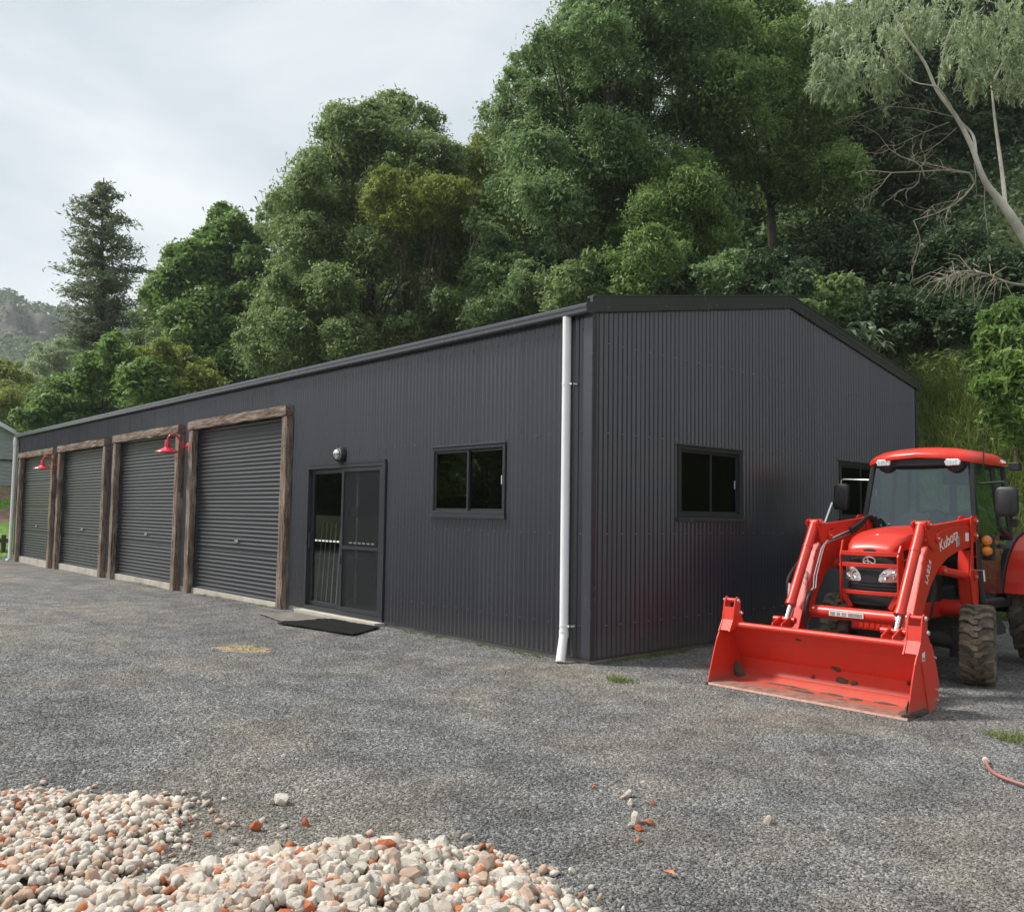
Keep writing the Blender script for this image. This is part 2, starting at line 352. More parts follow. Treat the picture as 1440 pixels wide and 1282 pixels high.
def rock_mat(name, stops, island=False):
    m, N, L, B = newmat(name)
    v = coords(N, L)
    if island: src = N.new('ShaderNodeNewGeometry').outputs['Random Per Island']
    else: src = N.new('ShaderNodeObjectInfo').outputs['Random']
    r = ramp(N, stops); L.new(src, r.inputs['Fac'])
    n = noise(N, L, 70 if island else 1.9, 6, 0.75, v); n2 = noise(N, L, 190 if island else 5.5, 4, 0.75, v)
    f = ramp(N, [(0.28, (0.62,0.57,0.51)), (0.44, (0.94,0.92,0.89)), (0.66, (1.08,)*3)]); L.new(n.outputs['Fac'], f.inputs['Fac'])
    L.new(mixc(N, L, 1.0, r.outputs['Color'], f.outputs['Color'], 'MULTIPLY'), B.inputs['Base Color'])
    B.inputs['Roughness'].default_value = 0.92; B.inputs['Specular IOR Level'].default_value = 0.2
    bump(N, L, n2.outputs['Fac'], B, 0.5, 0.004 if island else 0.02)
    return m
ROCKW = [(0.0, (0.54,0.49,0.43)), (0.5, (0.61,0.57,0.51)), (1.0, (0.46,0.40,0.34))]
ROCKP = [(0.0, (0.50,0.36,0.29)), (0.5, (0.44,0.33,0.26)), (1.0, (0.54,0.43,0.36))]
ROCKO = [(0.0, (0.50,0.16,0.08)), (0.5, (0.42,0.12,0.07)), (1.0, (0.52,0.24,0.12))]
M['rockw'] = rock_mat('pale_rock', ROCKW); M['rockp'] = rock_mat('pinkish_rock', ROCKP); M['rocko'] = rock_mat('rusty_rock', ROCKO)
M['rockmix'] = rock_mat('mixed_rock', [(0.0, (0.54,0.49,0.43)), (0.45, (0.61,0.57,0.51)), (0.66, (0.43,0.37,0.31)), (0.76, (0.52,0.38,0.30)), (0.93, (0.46,0.32,0.24)), (0.955, (0.44,0.18,0.09)), (1.0, (0.40,0.13,0.07))], True)
def ground_mat():
    m, N, L, B = newmat('hillside_soil')
    v = coords(N, L); n = noise(N, L, 0.35, 8, 0.7, v); n2 = noise(N, L, 5, 6, 0.7, v)
    r = ramp(N, [(0.3, (0.035,0.045,0.015)), (0.5, (0.06,0.085,0.022)), (0.7, (0.10,0.085,0.045))]); L.new(n2.outputs['Fac'], r.inputs['Fac'])
    L.new(r.outputs['Color'], B.inputs['Base Color']); B.inputs['Roughness'].default_value = 1.0; B.inputs['Specular IOR Level'].default_value = 0.1
    bump(N, L, n2.outputs['Fac'], B, 1.0, 0.12)
    return m
M['ground'] = ground_mat()
M['dirt'] = plain('bare_dirt', (0.30,0.20,0.13), 1.0, 0, 0.35, 2.5, 0.8)
M['grassbase'] = plain('mown_grass_base', (0.15,0.27,0.05), 1.0, 0, 0.4, 4, 1.0)

# leaf palettes: leaf greens, plus one darkened to carry the shade under the trees
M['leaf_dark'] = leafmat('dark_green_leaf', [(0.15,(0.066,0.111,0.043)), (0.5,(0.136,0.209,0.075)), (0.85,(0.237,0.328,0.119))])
M['leaf_mid'] = leafmat('mid_green_leaf', [(0.15,(0.096,0.164,0.045)), (0.5,(0.203,0.305,0.090)), (0.85,(0.362,0.475,0.158))])
M['leaf_cool'] = leafmat('cool_green_leaf', [(0.15,(0.090,0.158,0.062)), (0.5,(0.192,0.296,0.113)), (0.85,(0.350,0.463,0.198))])
M['leaf_olive'] = leafmat('grey_olive_leaf', [(0.15,(0.104,0.164,0.056)), (0.5,(0.215,0.299,0.108)), (0.85,(0.373,0.452,0.186))])
M['leaf_yellow'] = leafmat('yellow_green_leaf', [(0.15,(0.130,0.175,0.036)), (0.5,(0.245,0.305,0.062)), (0.85,(0.37,0.42,0.11))])
M['leaf_lime'] = leafmat('bright_green_leaf', [(0.15,(0.080,0.150,0.034)), (0.5,(0.165,0.275,0.066)), (0.85,(0.29,0.42,0.12))])
M['leaf_shade'] = leafmat('shade_toned_leaf', [(0.15,(0.030,0.056,0.026)), (0.5,(0.062,0.104,0.044)), (0.85,(0.12,0.18,0.075))], 0.35)  # darker version of the dark leaf: hillside shade put into the colour
M['leaf_gum'] = leafmat('pale_gum_leaf', [(0.12,(0.14,0.20,0.09)), (0.5,(0.34,0.42,0.23)), (0.88,(0.58,0.62,0.42))])
M['leaf_pale'] = leafmat('pale_downy_leaf', [(0.1,(0.30,0.40,0.26)), (0.9,(0.46,0.56,0.38))], 0.2)
M['leaf_blue'] = leafmat('distant_leaf', [(0.15,(0.050,0.080,0.042)), (0.5,(0.095,0.135,0.065)), (0.85,(0.16,0.20,0.09))])
M['grass'] = leafmat('grass_blade', [(0.1,(0.085,0.14,0.028)), (0.5,(0.16,0.23,0.050)), (0.9,(0.32,0.32,0.14))])
M['lawn'] = leafmat('lawn_blade', [(0.1,(0.12,0.25,0.03)), (0.9,(0.26,0.45,0.08))])
M['twig'] = plain('bare_twig', (0.34,0.30,0.22), 0.85)

# ------------------------------------------------------------------ ground
def sm(a, b, x):
    t = np.clip((x-a)/(b-a), 0, 1); return t*t*(3-2*t)
def yard_z(x, y):
    x = np.asarray(x, float); y = np.asarray(y, float)
    return -0.05 - 0.13*np.clip((-x-4)/18, 0, 1) + 0.012*np.sin(x*1.3+0.7*y)*np.cos(y*0.9)*sm(-6.0, -9.0, x)
def hill_z(x, y):
    x = np.asarray(x, float); y = np.asarray(y, float)
    s = 0.80+0.20*sm(-46, -12, x)*sm(-50, -20, x)
    z = s*(1.22*np.clip(y-8.5, 0, 3.6) + 0.62*np.clip(y-12.1, 0, 40) + 0.06*np.clip(y-52, 0, 100))
    z = z + 0.40*np.clip(-x-31, 0, 6.5)*sm(-12, -6, y)
    return z + 0.18*np.sin(x*0.9+y*0.5)*np.cos(y*0.8-x*0.3)*sm(9, 13, y)
def ground_z(x, y): return yard_z(x, y)-0.035 + hill_z(x, y)
def axis_pts(lo, hi, c0, c1, fine, growth=1.25):
    p = list(np.arange(c0, c1+1e-6, fine)); s = fine; a = p[0]
    while a > lo: s *= growth; a -= s; p.insert(0, max(a, lo))
    s = fine; a = p[-1]
    while a < hi: s *= growth; a += s; p.append(min(a, hi))
    return np.array(sorted(set(p)))
def grid(name, xs, ys, zf, m, kind='structure'):
    X, Y = np.meshgrid(xs, ys); Z = zf(X, Y); nx, ny = len(xs), len(ys)
    i = np.arange(nx*ny).reshape(ny, nx)
    q = np.stack([i[:-1,:-1], i[:-1,1:], i[1:,1:], i[1:,:-1]], -1).reshape(-1, 4)
    o = np_mesh(name, np.stack([X, Y, Z], -1).reshape(-1, 3), q, m)
    o.data.polygons.foreach_set('use_smooth', [True]*len(o.data.polygons)); o['kind'] = kind
    return o
grid('ground', axis_pts(-900, 800, -60, 24, 0.8), axis_pts(-800, 900, 4, 50, 0.8), ground_z, M['ground'])
def yard_top(x, y): return yard_z(x, y)
grid('lawn', np.linspace(-38,-24.4,24), np.linspace(-12,9,30), lambda x, y: ground_z(x, y)+0.02, M['grassbase'])
grid('gravel_yard', axis_pts(-27.2, 40, -26, 8, 0.5), axis_pts(-40, 8.3, -8, 8.3, 0.5), yard_top, M['gravel'])

# loose gravel stones, scattered in real geometry over the near part of the yard
def scatter_stones():
    n = 64
    xs = np.linspace(-11, 9, 121); ys = np.linspace(-7.4, 4.6, 73)
    X, Y = np.meshgrid(xs, ys); Z = yard_top(X, Y)+0.001
    d = np.hypot(X-CAM[0], Y-CAM[1])
    fx, fy = _R0[0], _R0[1]
    fwd = (X-CAM[0])*_F[0]+(Y-CAM[1])*_F[1]; lat = (X-CAM[0])*_R0[0]+(Y-CAM[1])*_R0[1]
    vis = (np.abs(lat) < 0.66*fwd+0.6) & (fwd > 2.2)
    inside = (X < 0.12) & (Y > -0.06)
    dens = np.where(vis & ~inside, np.clip(3600*np.exp(-(d-4)/4.0), 100, 3600), 0.0)
    i = np.arange(X.size).reshape(X.shape)
    q = np.stack([i[:-1,:-1], i[:-1,1:], i[1:,1:], i[1:,:-1]], -1).reshape(-1, 4)
    o = np_mesh('gravel_stones', np.stack([X, Y, Z], -1).reshape(-1, 3), q, M['stones'])
    a = o.data.attributes.new('dens', 'FLOAT', 'POINT'); a.data.foreach_set('value', dens.astype(np.float32).ravel())
    tag(o, 'loose grey crushed stone chips covering the gravel yard', 'gravel', None, 'stuff')
    ng = bpy.data.node_groups.new('stones', 'GeometryNodeTree')
    ng.interface.new_socket('Geometry', in_out='INPUT', socket_type='NodeSocketGeometry'); ng.interface.new_socket('Geometry', in_out='OUTPUT', socket_type='NodeSocketGeometry')
    G, K = ng.nodes, ng.links
    gi = G.new('NodeGroupInput'); go = G.new('NodeGroupOutput')
    ds = G.new('GeometryNodeDistributePointsOnFaces'); na = G.new('GeometryNodeInputNamedAttribute'); na.data_type = 'FLOAT'; na.inputs['Name'].default_value = 'dens'
    K.new(gi.outputs[0], ds.inputs['Mesh']); K.new(na.outputs['Attribute'], ds.inputs['Density'])
    ico = G.new('GeometryNodeMeshIcoSphere'); ico.inputs['Radius'].default_value = 1.0; ico.inputs['Subdivisions'].default_value = 1
    sp = G.new('GeometryNodeSetPosition'); wnz = G.new('ShaderNodeTexWhiteNoise'); ps = G.new('GeometryNodeInputPosition')
    K.new(ico.outputs['Mesh'], sp.inputs['Geometry']); K.new(ps.outputs[0], wnz.inputs['Vector'])
    vm = G.new('ShaderNodeVectorMath'); vm.operation = 'MULTIPLY_ADD'; vm.inputs[1].default_value = (0.7,0.7,0.7); vm.inputs[2].default_value = (-0.35,-0.35,-0.35)
    K.new(wnz.outputs['Color'], vm.inputs[0]); K.new(vm.outputs[0], sp.inputs['Offset'])
    smt = G.new('GeometryNodeSetMaterial'); smt.inputs['Material'].default_value = M['stones']; K.new(sp.outputs[0], smt.inputs[0])
    ip = G.new('GeometryNodeInstanceOnPoints'); K.new(ds.outputs['Points'], ip.inputs['Points']); K.new(smt.outputs[0], ip.inputs['Instance'])
    rv = G.new('FunctionNodeRandomValue'); rv.data_type = 'FLOAT_VECTOR'; rv.inputs[0].default_value = (0.004,0.004,0.003); rv.inputs[1].default_value = (0.0115,0.0095,0.0075)
    rr = G.new('FunctionNodeRandomValue'); rr.data_type = 'FLOAT_VECTOR'; rr.inputs[0].default_value = (-0.6,-0.6,0); rr.inputs[1].default_value = (0.6,0.6,6.28)
    K.new(rv.outputs[0], ip.inputs['Scale']); K.new(rr.outputs[0], ip.inputs['Rotation'])
    jg = G.new('GeometryNodeJoinGeometry')
    K.new(ip.outputs[0], go.inputs[0])
    md = o.modifiers.new('stones', 'NODES'); md.node_group = ng
    return o
scatter_stones()

# ------------------------------------------------------------------ the shed
H, W, LEN, HR = 3.60, 7.80, 23.95, 4.30
shed = empty('steel_shed', (-12, 3.9, -0.05), 'long charcoal corrugated steel shed with gable end and four roller doors', 'shed')
PITCHC, AMP = 0.0762, 0.0115
# doors: outer x range, header top z
DOORS = [(-10.42, -6.48, 3.150), (-14.82, -10.90, 3.122), (-19.25, -15.36, 3.092), (-23.40, -19.70, 3.074)]
PW, HH = 0.19, 0.17          # post width, header height
SL = (-5.92, -3.80, 0.02, 2.16)      # sliding door
WN = (-2.73, -1.335, 1.46, 2.29)     # window in the long wall
GW = [(1.45, 2.725, 1.465, 2.292), (5.19, 6.48, 1.465, 2.292)]
def sheets(axis, a0, a1, topf, openings, plane, sgn, npc=8):
    # corrugated sheets 762 mm wide, each an object; axis 'x' lies in y=plane, axis 'y' in x=plane; sgn = outward direction
    step = PITCHC/npc; n = int(round((a1-a0)/step)); cols = a0+np.arange(n+1)*step
    cols[-1] = a1; per = npc*10
    off = AMP*np.cos(2*np.pi*(cols-a0)/PITCHC)-AMP
    k = 0
    while k < n:
        e = min(k+per, n); mb = MB()
        for c in range(k, e):
            mid = (cols[c]+cols[c+1])/2; segs = [(0.0, None)]
            cuts = sorted([(o[2], o[3]) for o in openings if o[0] < mid < o[1]])
            z = 0.0; rng = []
            for (u0, u1) in cuts:
                if u0 > z+0.001: rng.append((z, u0))
                z = u1
            rng.append((z, None))
            for (u0, u1) in rng:
                t0 = topf(cols[c]) if u1 is None else u1; t1 = topf(cols[c+1]) if u1 is None else u1
                p0, p1 = plane+sgn*off[c], plane+sgn*off[c+1]
                if axis == 'x': vs = [(cols[c],p0,u0),(cols[c+1],p1,u0),(cols[c+1],p1,t1),(cols[c],p0,t0)]
                else: vs = [(p0,cols[c],u0),(p1,cols[c+1],u0),(p1,cols[c+1],t1),(p0,cols[c],t0)]
                mb.add(vs, [(0,1,2,3)])
        o = obj('wall_sheet', mb, M['clad'], shed)
        # merge the column edges so the ribs shade smoothly
        import bmesh
        bm = bmesh.new(); bm.from_mesh(o.data); bmesh.ops.remove_doubles(bm, verts=bm.verts, dist=1e-5); bm.to_mesh(o.data); bm.free()
        o.data.polygons.foreach_set('use_smooth', [True]*len(o.data.polygons))
        k = e
gable_top = lambda y: H+(HR-H)*(1-abs(y-W/2)/(W/2))
longop = [(a+PW-0.05, b-PW+0.05, 0.0, t-HH+0.04) for (a, b, t) in DOORS] + [(SL[0]+0.03, SL[1]-0.03, 0.0, SL[3]-0.03), (WN[0]+0.03, WN[1]-0.03, WN[2]+0.03, WN[3]-0.03)]
sheets('x', -LEN, -0.02, lambda x: H+0.02, longop, 0.0, -1)
sheets('y', 0.02, W-0.02, lambda y: gable_top(y)+0.05, [(g[0]+0.03, g[1]-0.03, g[2]+0.03, g[3]-0.03) for g in GW], 0.0, 1)
obj('rear_wall', MB().box(-LEN, -0.02, W-0.03, W, 0, H+0.02), M['clad'], shed)
obj('end_wall', MB().prism([(0.02,0),(W-0.03,0),(W-0.03,H),(W/2,HR),(0.02,H)], -LEN, -LEN+0.03, 'x'), M['clad'], shed)
obj('floor_slab', MB().box(-LEN+0.02, -0.03, 0.03, W-0.05, -0.30, 0.005), M['conc'], shed)
for (a, b, t) in DOORS: obj('door_sill', MB().box(a+PW-0.02, b-PW+0.02, -0.015, 0.028, -0.30, 0.0), M['conc'], shed)
# bottom edge flashing strip
obj('base_flashing', MB().box(-3.78, 0.0, -0.010, 0.02, -0.014, 0.006), M['trim'], shed)
obj('base_flashing', MB().box(-0.02, 0.011, 0.0, W, -0.014, 0.006), M['trim'], shed)
# roof: two corrugated slopes
def roof_slope(y0, z0, y1, z1):
    n = int((LEN+0.1)/PITCHC)*4; xs = -LEN-0.05+np.arange(n+1)*PITCHC/4
    zo = 0.008*np.cos(2*np.pi*np.arange(n+1)/4)
    v = np.concatenate([np.stack([xs, np.full(n+1, y0), z0+zo], 1), np.stack([xs, np.full(n+1, y1), z1+zo], 1)])
    i = np.arange(n); q = np.stack([i, i+1, n+2+i, n+1+i], 1)
    o = np_mesh('roof_slope', v, q, M['clad'], shed); return o
SLP = (HR-H)/(W/2); RT = 0.060
roof_slope(-0.07, H+RT-0.07*SLP, W/2, HR+RT); roof_slope(W+0.07, H+RT-0.07*SLP, W/2, HR+RT)
obj('ridge_cap', MB().prism([(W/2-0.22, HR+RT-0.02), (W/2, HR+RT+0.022), (W/2+0.22, HR+RT-0.02), (W/2, HR+RT+0.012)], -LEN-0.05, 0.02, 'x'), M['trim'], shed)
# barge capping on the gable, in two runs, with a folded upper lip
def barge(y0, y1):
    z = lambda y: gable_top(min(max(y, 0), W)) - (0 if 0 <= y <= W else SLP*(max(-y, y-W)))
    for (b0, b1, d0, d1) in ((0.0, 0.155, -0.01, 0.030), (0.158, 0.178, -0.05, 0.038), (0.085, 0.092, 0.0, 0.034)):
        obj('barge_capping' if b1 == 0.155 else 'capping_lip', MB().prism([(y0, z(y0)+b0), (y1, z(y1)+b0), (y1, z(y1)+b1), (y0, z(y0)+b1)], d0, d1, 'x'), M['trim'], shed)
barge(-0.03, W/2-0.002); barge(W/2+0.002, W+0.09)
# corner flashing, two folded leaves
obj('corner_flashing', MB().box(-0.115, 0.014, -0.013, 0.0, 0.0, H+0.0), M['trim'], shed, bevel=0.004)
obj('corner_flashing', MB().box(0.0005, 0.0135, 0.0005, 0.062, 0.0, H+0.02), M['trim'], shed, bevel=0.004)
obj('corner_flashing', MB().box(-0.02, 0.012, W-0.06, W+0.012, 0.0, H+0.0), M['trim'], shed)
obj('corner_flashing', MB().box(-LEN-0.012, -LEN+0.08, -0.012, 0.02, 0.0, H), M['trim'], shed)
# gutter: quad profile along the long eave
gp = [(-0.012,3.585),(-0.105,3.578),(-0.122,3.592),(-0.122,3.632),(-0.130,3.638),(-0.130,3.668),(-0.118,3.676),(-0.110,3.668),(-0.112,3.60),(-0.016,3.602)]
gut = obj('gutter', MB().prism(gp, -LEN-0.03, 0.028, 'x'), M['trim'], shed)
for gx in (0.029, -LEN-0.034): obj('gutter_end', MB().box(gx, gx+0.004, -0.128, -0.010, 3.580, 3.70), M['trim'], gut)
obj('fascia_shadow_strip', MB().box(-LEN, -0.02, -0.008, 0.0, 3.60, 3.72), M['trim'], shed)
mbr = MB()
for i in range(20):
    gx = -1.0-i*1.2; mbr.box(gx-0.02, gx+0.02, -0.122, -0.02, 3.669, 3.678)
obj('gutter_straps', mbr, M['trim'], gut)['kind'] = 'stuff'
# downpipes
dp = obj('downpipe', MB().tube([(-0.30,-0.075,3.585),(-0.30,-0.075,0.26),(-0.295,-0.085,0.20),(-0.235,-0.19,-0.04)], [0.047,0.047,0.047,0.049], 20), M['white'], shed, smooth=True)
obj('pipe_collar', MB().tube([(-0.30,-0.075,0.20),(-0.30,-0.075,0.27)], 0.051, 20), M['white'], dp, smooth=True)
for z in (0.32, 2.86): obj('pipe_bracket', MB().lathe([(-0.010,0.0495),(0.010,0.0495)], (-0.30,-0.075,z), (0,0,1), 20).box(-0.27,-0.205,-0.085,-0.070,z-0.009,z+0.009).box(-0.215,-0.205,-0.085,-0.008,z-0.009,z+0.009), M['white'], dp)
dp2 = obj('downpipe', MB().tube([(-LEN+0.02,-0.09,3.60),(-LEN+0.02,-0.09,-0.10),(-LEN+0.0,-0.16,-0.17)], 0.055, 14), M['white'], shed, smooth=True)
obj('pipe_collar', MB().tube([(-LEN+0.02,-0.09,3.34),(-LEN+0.02,-0.09,3.52)], 0.068, 14), M['white'], dp2, smooth=True)
# screw rows
def screws():
    mb = MB()
    for z in (0.33, 1.28, 2.35, 3.45):
        for i in range(0, int(LEN/PITCHC), 3):
            x = -0.14-i*PITCHC
            if any(o[0]-0.1 < x < o[1]+0.1 and o[2]-0.1 < z < o[3]+0.1 for o in longop): continue
            mb.box(x-0.006, x+0.006, -0.011, -0.001, z-0.006, z+0.006)
    for z in (0.33, 1.28, 2.35, 3.3):
        for i in range(0, int(W/PITCHC), 3):
            y = 0.02+i*PITCHC
            if any(g[0]-0.05 < y < g[1]+0.05 and g[2]-0.05 < z < g[3]+0.05 for g in GW): continue
            mb.box(0.001, 0.011, y-0.006, y+0.006, z-0.006, z+0.006)
    o = obj('screw_heads', mb, M['screw'], shed); o['kind'] = 'stuff'
    mb = MB()
    for i in range(8):
        y = 0.22+i*0.98; z = gable_top(y)+0.05; mb.lathe([(0.028,0.008),(0.036,0.006)], (0,y,z), (1,0,0), 8)
    obj('capping_screws', mb, M['chrome'], shed)['kind'] = 'stuff'
screws()

# roller doors with rough timber surrounds
def rough_beam(p0, p1, w, d, up, seg=14, jit=0.008, seed=0):
    # rough-sawn beam: rectangular section with worn, wandering edges
    rg = np.random.default_rng(seed); p0, p1 = np.array(p0, float), np.array(p1, float); dv = p1-p0; L_ = np.linalg.norm(dv); dv /= L_
    up = np.array(up, float); sd_ = np.cross(dv, up); mb = MB(); vs = []
    sec = [(-.5,-.5),(-.2,-.5),(.2,-.5),(.5,-.5),(.5,0),(.5,.5),(.2,.5),(-.2,.5),(-.5,.5),(-.5,0)]
    for i in range(seg+1):
        c = p0+dv*L_*i/seg
        for (a, b) in sec:
            k = 0.92 if abs(a) == .5 and abs(b) == .5 else 1.0
            vs.append(c+sd_*(a*w*k+rg.normal(0, jit))+up*(b*d*k+rg.normal(0, jit*0.6)))
    n = len(sec); fs = [(i*n+k, i*n+(k+1) % n, (i+1)*n+(k+1) % n, (i+1)*n+k) for i in range(seg) for k in range(n)]
    fs += [tuple(range(n-1,-1,-1)), tuple(range(seg*n, seg*n+n))]
    return mb.add(vs, fs)
for i, (a, b, t) in enumerate(DOORS):
    zb = float(yard_z((a+b)/2, 0))-0.03; oz0 = 0.02; oz1 = t-HH
    # curtain: ribs across
    x0, x1 = a+PW-0.01, b-PW+0.01; n = int((oz1+0.06-oz0)/0.072); nn = n*6
    zs = oz0+np.arange(nn+1)*0.072/6; ph = 2*np.pi*np.arange(nn+1)/6
    yo = 0.045-0.011*np.clip(np.cos(ph)*1.5, -1, 1)
    for (dx) in ((n*6)//4*1, (n*6)//2, (n*6)*3//4):       # flatter bands where curtain sheets are joined
        yo[dx-1:dx+2] = 0.053
    nseg = 10; xs = np.linspace(x0, x1, nseg+1); v = []
    for X in xs: v.append(np.stack([np.full(nn+1, X), yo+0.003*math.sin(X*2.1+i), zs], 1))
    v = np.concatenate(v); k = np.arange(nn)
    q = np.concatenate([np.stack([s*(nn+1)+k, (s+1)*(nn+1)+k, (s+1)*(nn+1)+k+1, s*(nn+1)+k+1], 1) for s in range(nseg)])
    rd = np_mesh('roller_door', v, q, M['curtain'], shed)
    rd.data.polygons.foreach_set('use_smooth', [True]*len(rd.data.polygons))
    obj('bottom_rail', MB().box(x0, x1, 0.020, 0.052, 0.004, 0.030), M['trim'], rd)
    hz = 0.93; hx = (x0+x1)/2+0.02
    obj('door_handle', MB().box(hx-0.07, hx+0.07, 0.012, 0.030, hz-0.022, hz+0.022).box(hx-0.03, hx+0.03, 0.000, 0.012, hz-0.012, hz+0.012), M['chrome'], rd, bevel=0.003)
    obj('door_guide', MB().box(x0-0.03, x0+0.012, 0.026, 0.07, 0.0, oz1), M['trim'], rd); obj('door_guide', MB().box(x1-0.012, x1+0.03, 0.026, 0.07, 0.0, oz1), M['trim'], rd)
    fr = obj('timber_surround', rough_beam((a, -0.062, t-HH/2), (b, -0.062, t-HH/2+0.004), HH, 0.13, (0,1,0), 18, 0.006, 40+i), M['timber_x'], shed)
    for (pa, sdv) in ((a+PW/2, 1), (b-PW/2, 2)):
        obj('timber_post', rough_beam((pa, -0.045, zb), (pa+0.008*sdv, -0.045, t-HH-0.003), PW, 0.125, (0,1,0), 16, 0.007, 50+i*2+sdv), M['timber_z'], fr)
    mbn = MB(); rg = random.Random(i)
    for pa in (a+PW/2, b-PW/2):
        for zz in (0.5, 1.5, 2.5): mbn.lathe([(0,0.012),(0.012,0.010)], (pa+rg.uniform(-.05,.05), -0.108, zz+rg.uniform(-.2,.2)), (0,-1,0), 6)
    obj('bolt_heads', mbn, M['screw'], fr)['kind'] = 'stuff'

# windows
def frame_rect(axis, a0, a1, z0, z1, w, d0, d1):
    mb = MB()
    for (p0, p1, q0, q1) in ((a0, a1, z1-w, z1), (a0, a1, z0, z0+w), (a0, a0+w, z0+w, z1-w), (a1-w, a1, z0+w, z1-w)):
        if axis == 'x': mb.box(p0, p1, d0, d1, q0, q1)
        else: mb.box(d0, d1, p0, p1, q0, q1)
    return mb
def bxa(mb, axis, p0, p1, d0, d1, q0, q1):
    d0, d1 = min(d0, d1), max(d0, d1)
    return mb.box(p0, p1, d0, d1, q0, q1) if axis == 'x' else mb.box(d0, d1, p0, p1, q0, q1)
def window(axis, a0, a1, z0, z1, s):
    # s: outward sign along the wall normal
    f = obj('window', frame_rect(axis, a0, a1, z0, z1, 0.042, min(s*0.022, -s*0.06), max(s*0.022, -s*0.06)), M['alu'], shed, bevel=0.004)
    obj('window_flashing', bxa(MB(), axis, a0-0.02, a1+0.02, s*0.006, s*0.034, z1+0.002, z1+0.022), M['trim'], f, bevel=0.003); obj('window_sill', bxa(MB(), axis, a0-0.025, a1+0.025, s*0.006, s*0.045, z0-0.045, z0-0.003), M['trim'], f, bevel=0.003)
    mid = (a0+a1)/2
    obj('sash', frame_rect(axis, a0+0.044, mid+0.018, z0+0.044, z1-0.044, 0.030, min(s*0.004, -s*0.018), max(s*0.004, -s*0.018)), M['alu'], f)
    obj('sash', frame_rect(axis, mid-0.018, a1-0.044, z0+0.044, z1-0.044, 0.030, min(-s*0.022, -s*0.044), max(-s*0.022, -s*0.044)), M['alu'], f)
    for (p0, p1, d) in ((a0+0.073, mid-0.011, -s*0.008), (mid+0.011, a1-0.073, -s*0.033)):
        mb = MB()
        q = [(p0, z0+0.073), (p1, z0+0.073), (p1, z1-0.073), (p0, z1-0.073)]
        mb.prism(q, d-0.002, d+0.002, 'y' if axis == 'x' else 'x'); obj('pane', mb, M['glass'], f)
    obj('window_latch', bxa(MB(), axis, a1-0.105, a1-0.095, -s*0.028, -s*0.020, z0+0.36, z0+0.46), M['decal'], f)
window('x', *WN, -1)
for g in GW: window('y', *g, 1)

# sliding door
sx0, sx1, sz0, sz1 = SL; mid = (sx0+sx1)/2-0.02
sdr = obj('sliding_door', frame_rect('x', sx0, sx1, sz0-0.02, sz1, 0.055, -0.030, 0.075), M['alu'], shed, bevel=0.004)
obj('door_flashing', MB().box(sx0-0.02, sx1+0.02, -0.034, -0.004, sz1+0.002, sz1+0.03).box(sx1+0.002, sx1+0.025, -0.030, -0.004, 0.0, sz1), M['trim'], sdr)
obj('door_panel', frame_rect('x', sx0+0.06, mid+0.03, sz0+0.04, sz1-0.06, 0.065, 0.032, 0.066), M['alu'], sdr, bevel=0.003)
obj('pane', MB().box(sx0+0.12, mid-0.03, 0.047, 0.052, sz0+0.10, sz1-0.12), M['doorglass'], sdr)
scr = obj('screen_panel', frame_rect('x', mid-0.02, sx1-0.06, sz0+0.04, sz1-0.06, 0.055, -0.022, 0.006), M['alu'], sdr, bevel=0.003)
obj('screen_rail', MB().box(mid+0.036, sx1-0.116, -0.020, 0.004, 0.94, 0.985), M['alu'], scr)
def mesh_mat():
    m, N, L, B = newmat('insect_screen'); out = [x for x in N if x.type == 'OUTPUT_MATERIAL'][0]
    B.inputs['Base Color'].default_value = (0.012,0.013,0.018,1); B.inputs['Roughness'].default_value = 0.6
    t = N.new('ShaderNodeBsdfTransparent'); ms = N.new('ShaderNodeMixShader'); ms.inputs[0].default_value = 0.30
    L.new(t.outputs[0], ms.inputs[1]); L.new(B.outputs[0], ms.inputs[2]); L.new(ms.outputs[0], out.inputs['Surface']); return m
M['mesh'] = mesh_mat()
obj('insect_mesh', MB().box(mid+0.034, sx1-0.114, -0.009, -0.007, sz0+0.094, sz1-0.114), M['mesh'], scr)
obj('door_panel', frame_rect('x', mid-0.03, sx1-0.06, sz0+0.04, sz1-0.06, 0.060, 0.008, 0.030), M['alu'], sdr, bevel=0.003)
obj('pane', MB().box(mid+0.03, sx1-0.12, 0.017, 0.021, sz0+0.10, sz1-0.12), M['doorglass'], sdr)
mbd = MB()
for k in range(7): mbd.box(sx0+0.18+k*0.105, sx0+0.25+k*0.105, 0.044, 0.046, 1.02, 1.045)
for k in range(6): mbd.box(mid+0.16+k*0.115, mid+0.235+k*0.115, 0.0150, 0.0165, 1.02, 1.042)
obj('safety_dots', mbd, M['decal'], sdr)['kind'] = 'stuff'
obj('door_handle', MB().box(sx0+0.075, sx0+0.105, -0.012, 0.030, 0.92, 1.14).box(sx0+0.06, sx0+0.12, 0.02, 0.032, 0.88, 1.18), M['black'], sdr, bevel=0.004)
obj('screen_handle', MB().box(mid-0.012, mid+0.012, -0.034, -0.023, 0.72, 0.84), M['black'], scr, bevel=0.003)
obj('threshold', MB().box(sx0-0.03, sx1+0.06, -0.16, 0.028, -0.12, -0.006), M['conc'], shed)

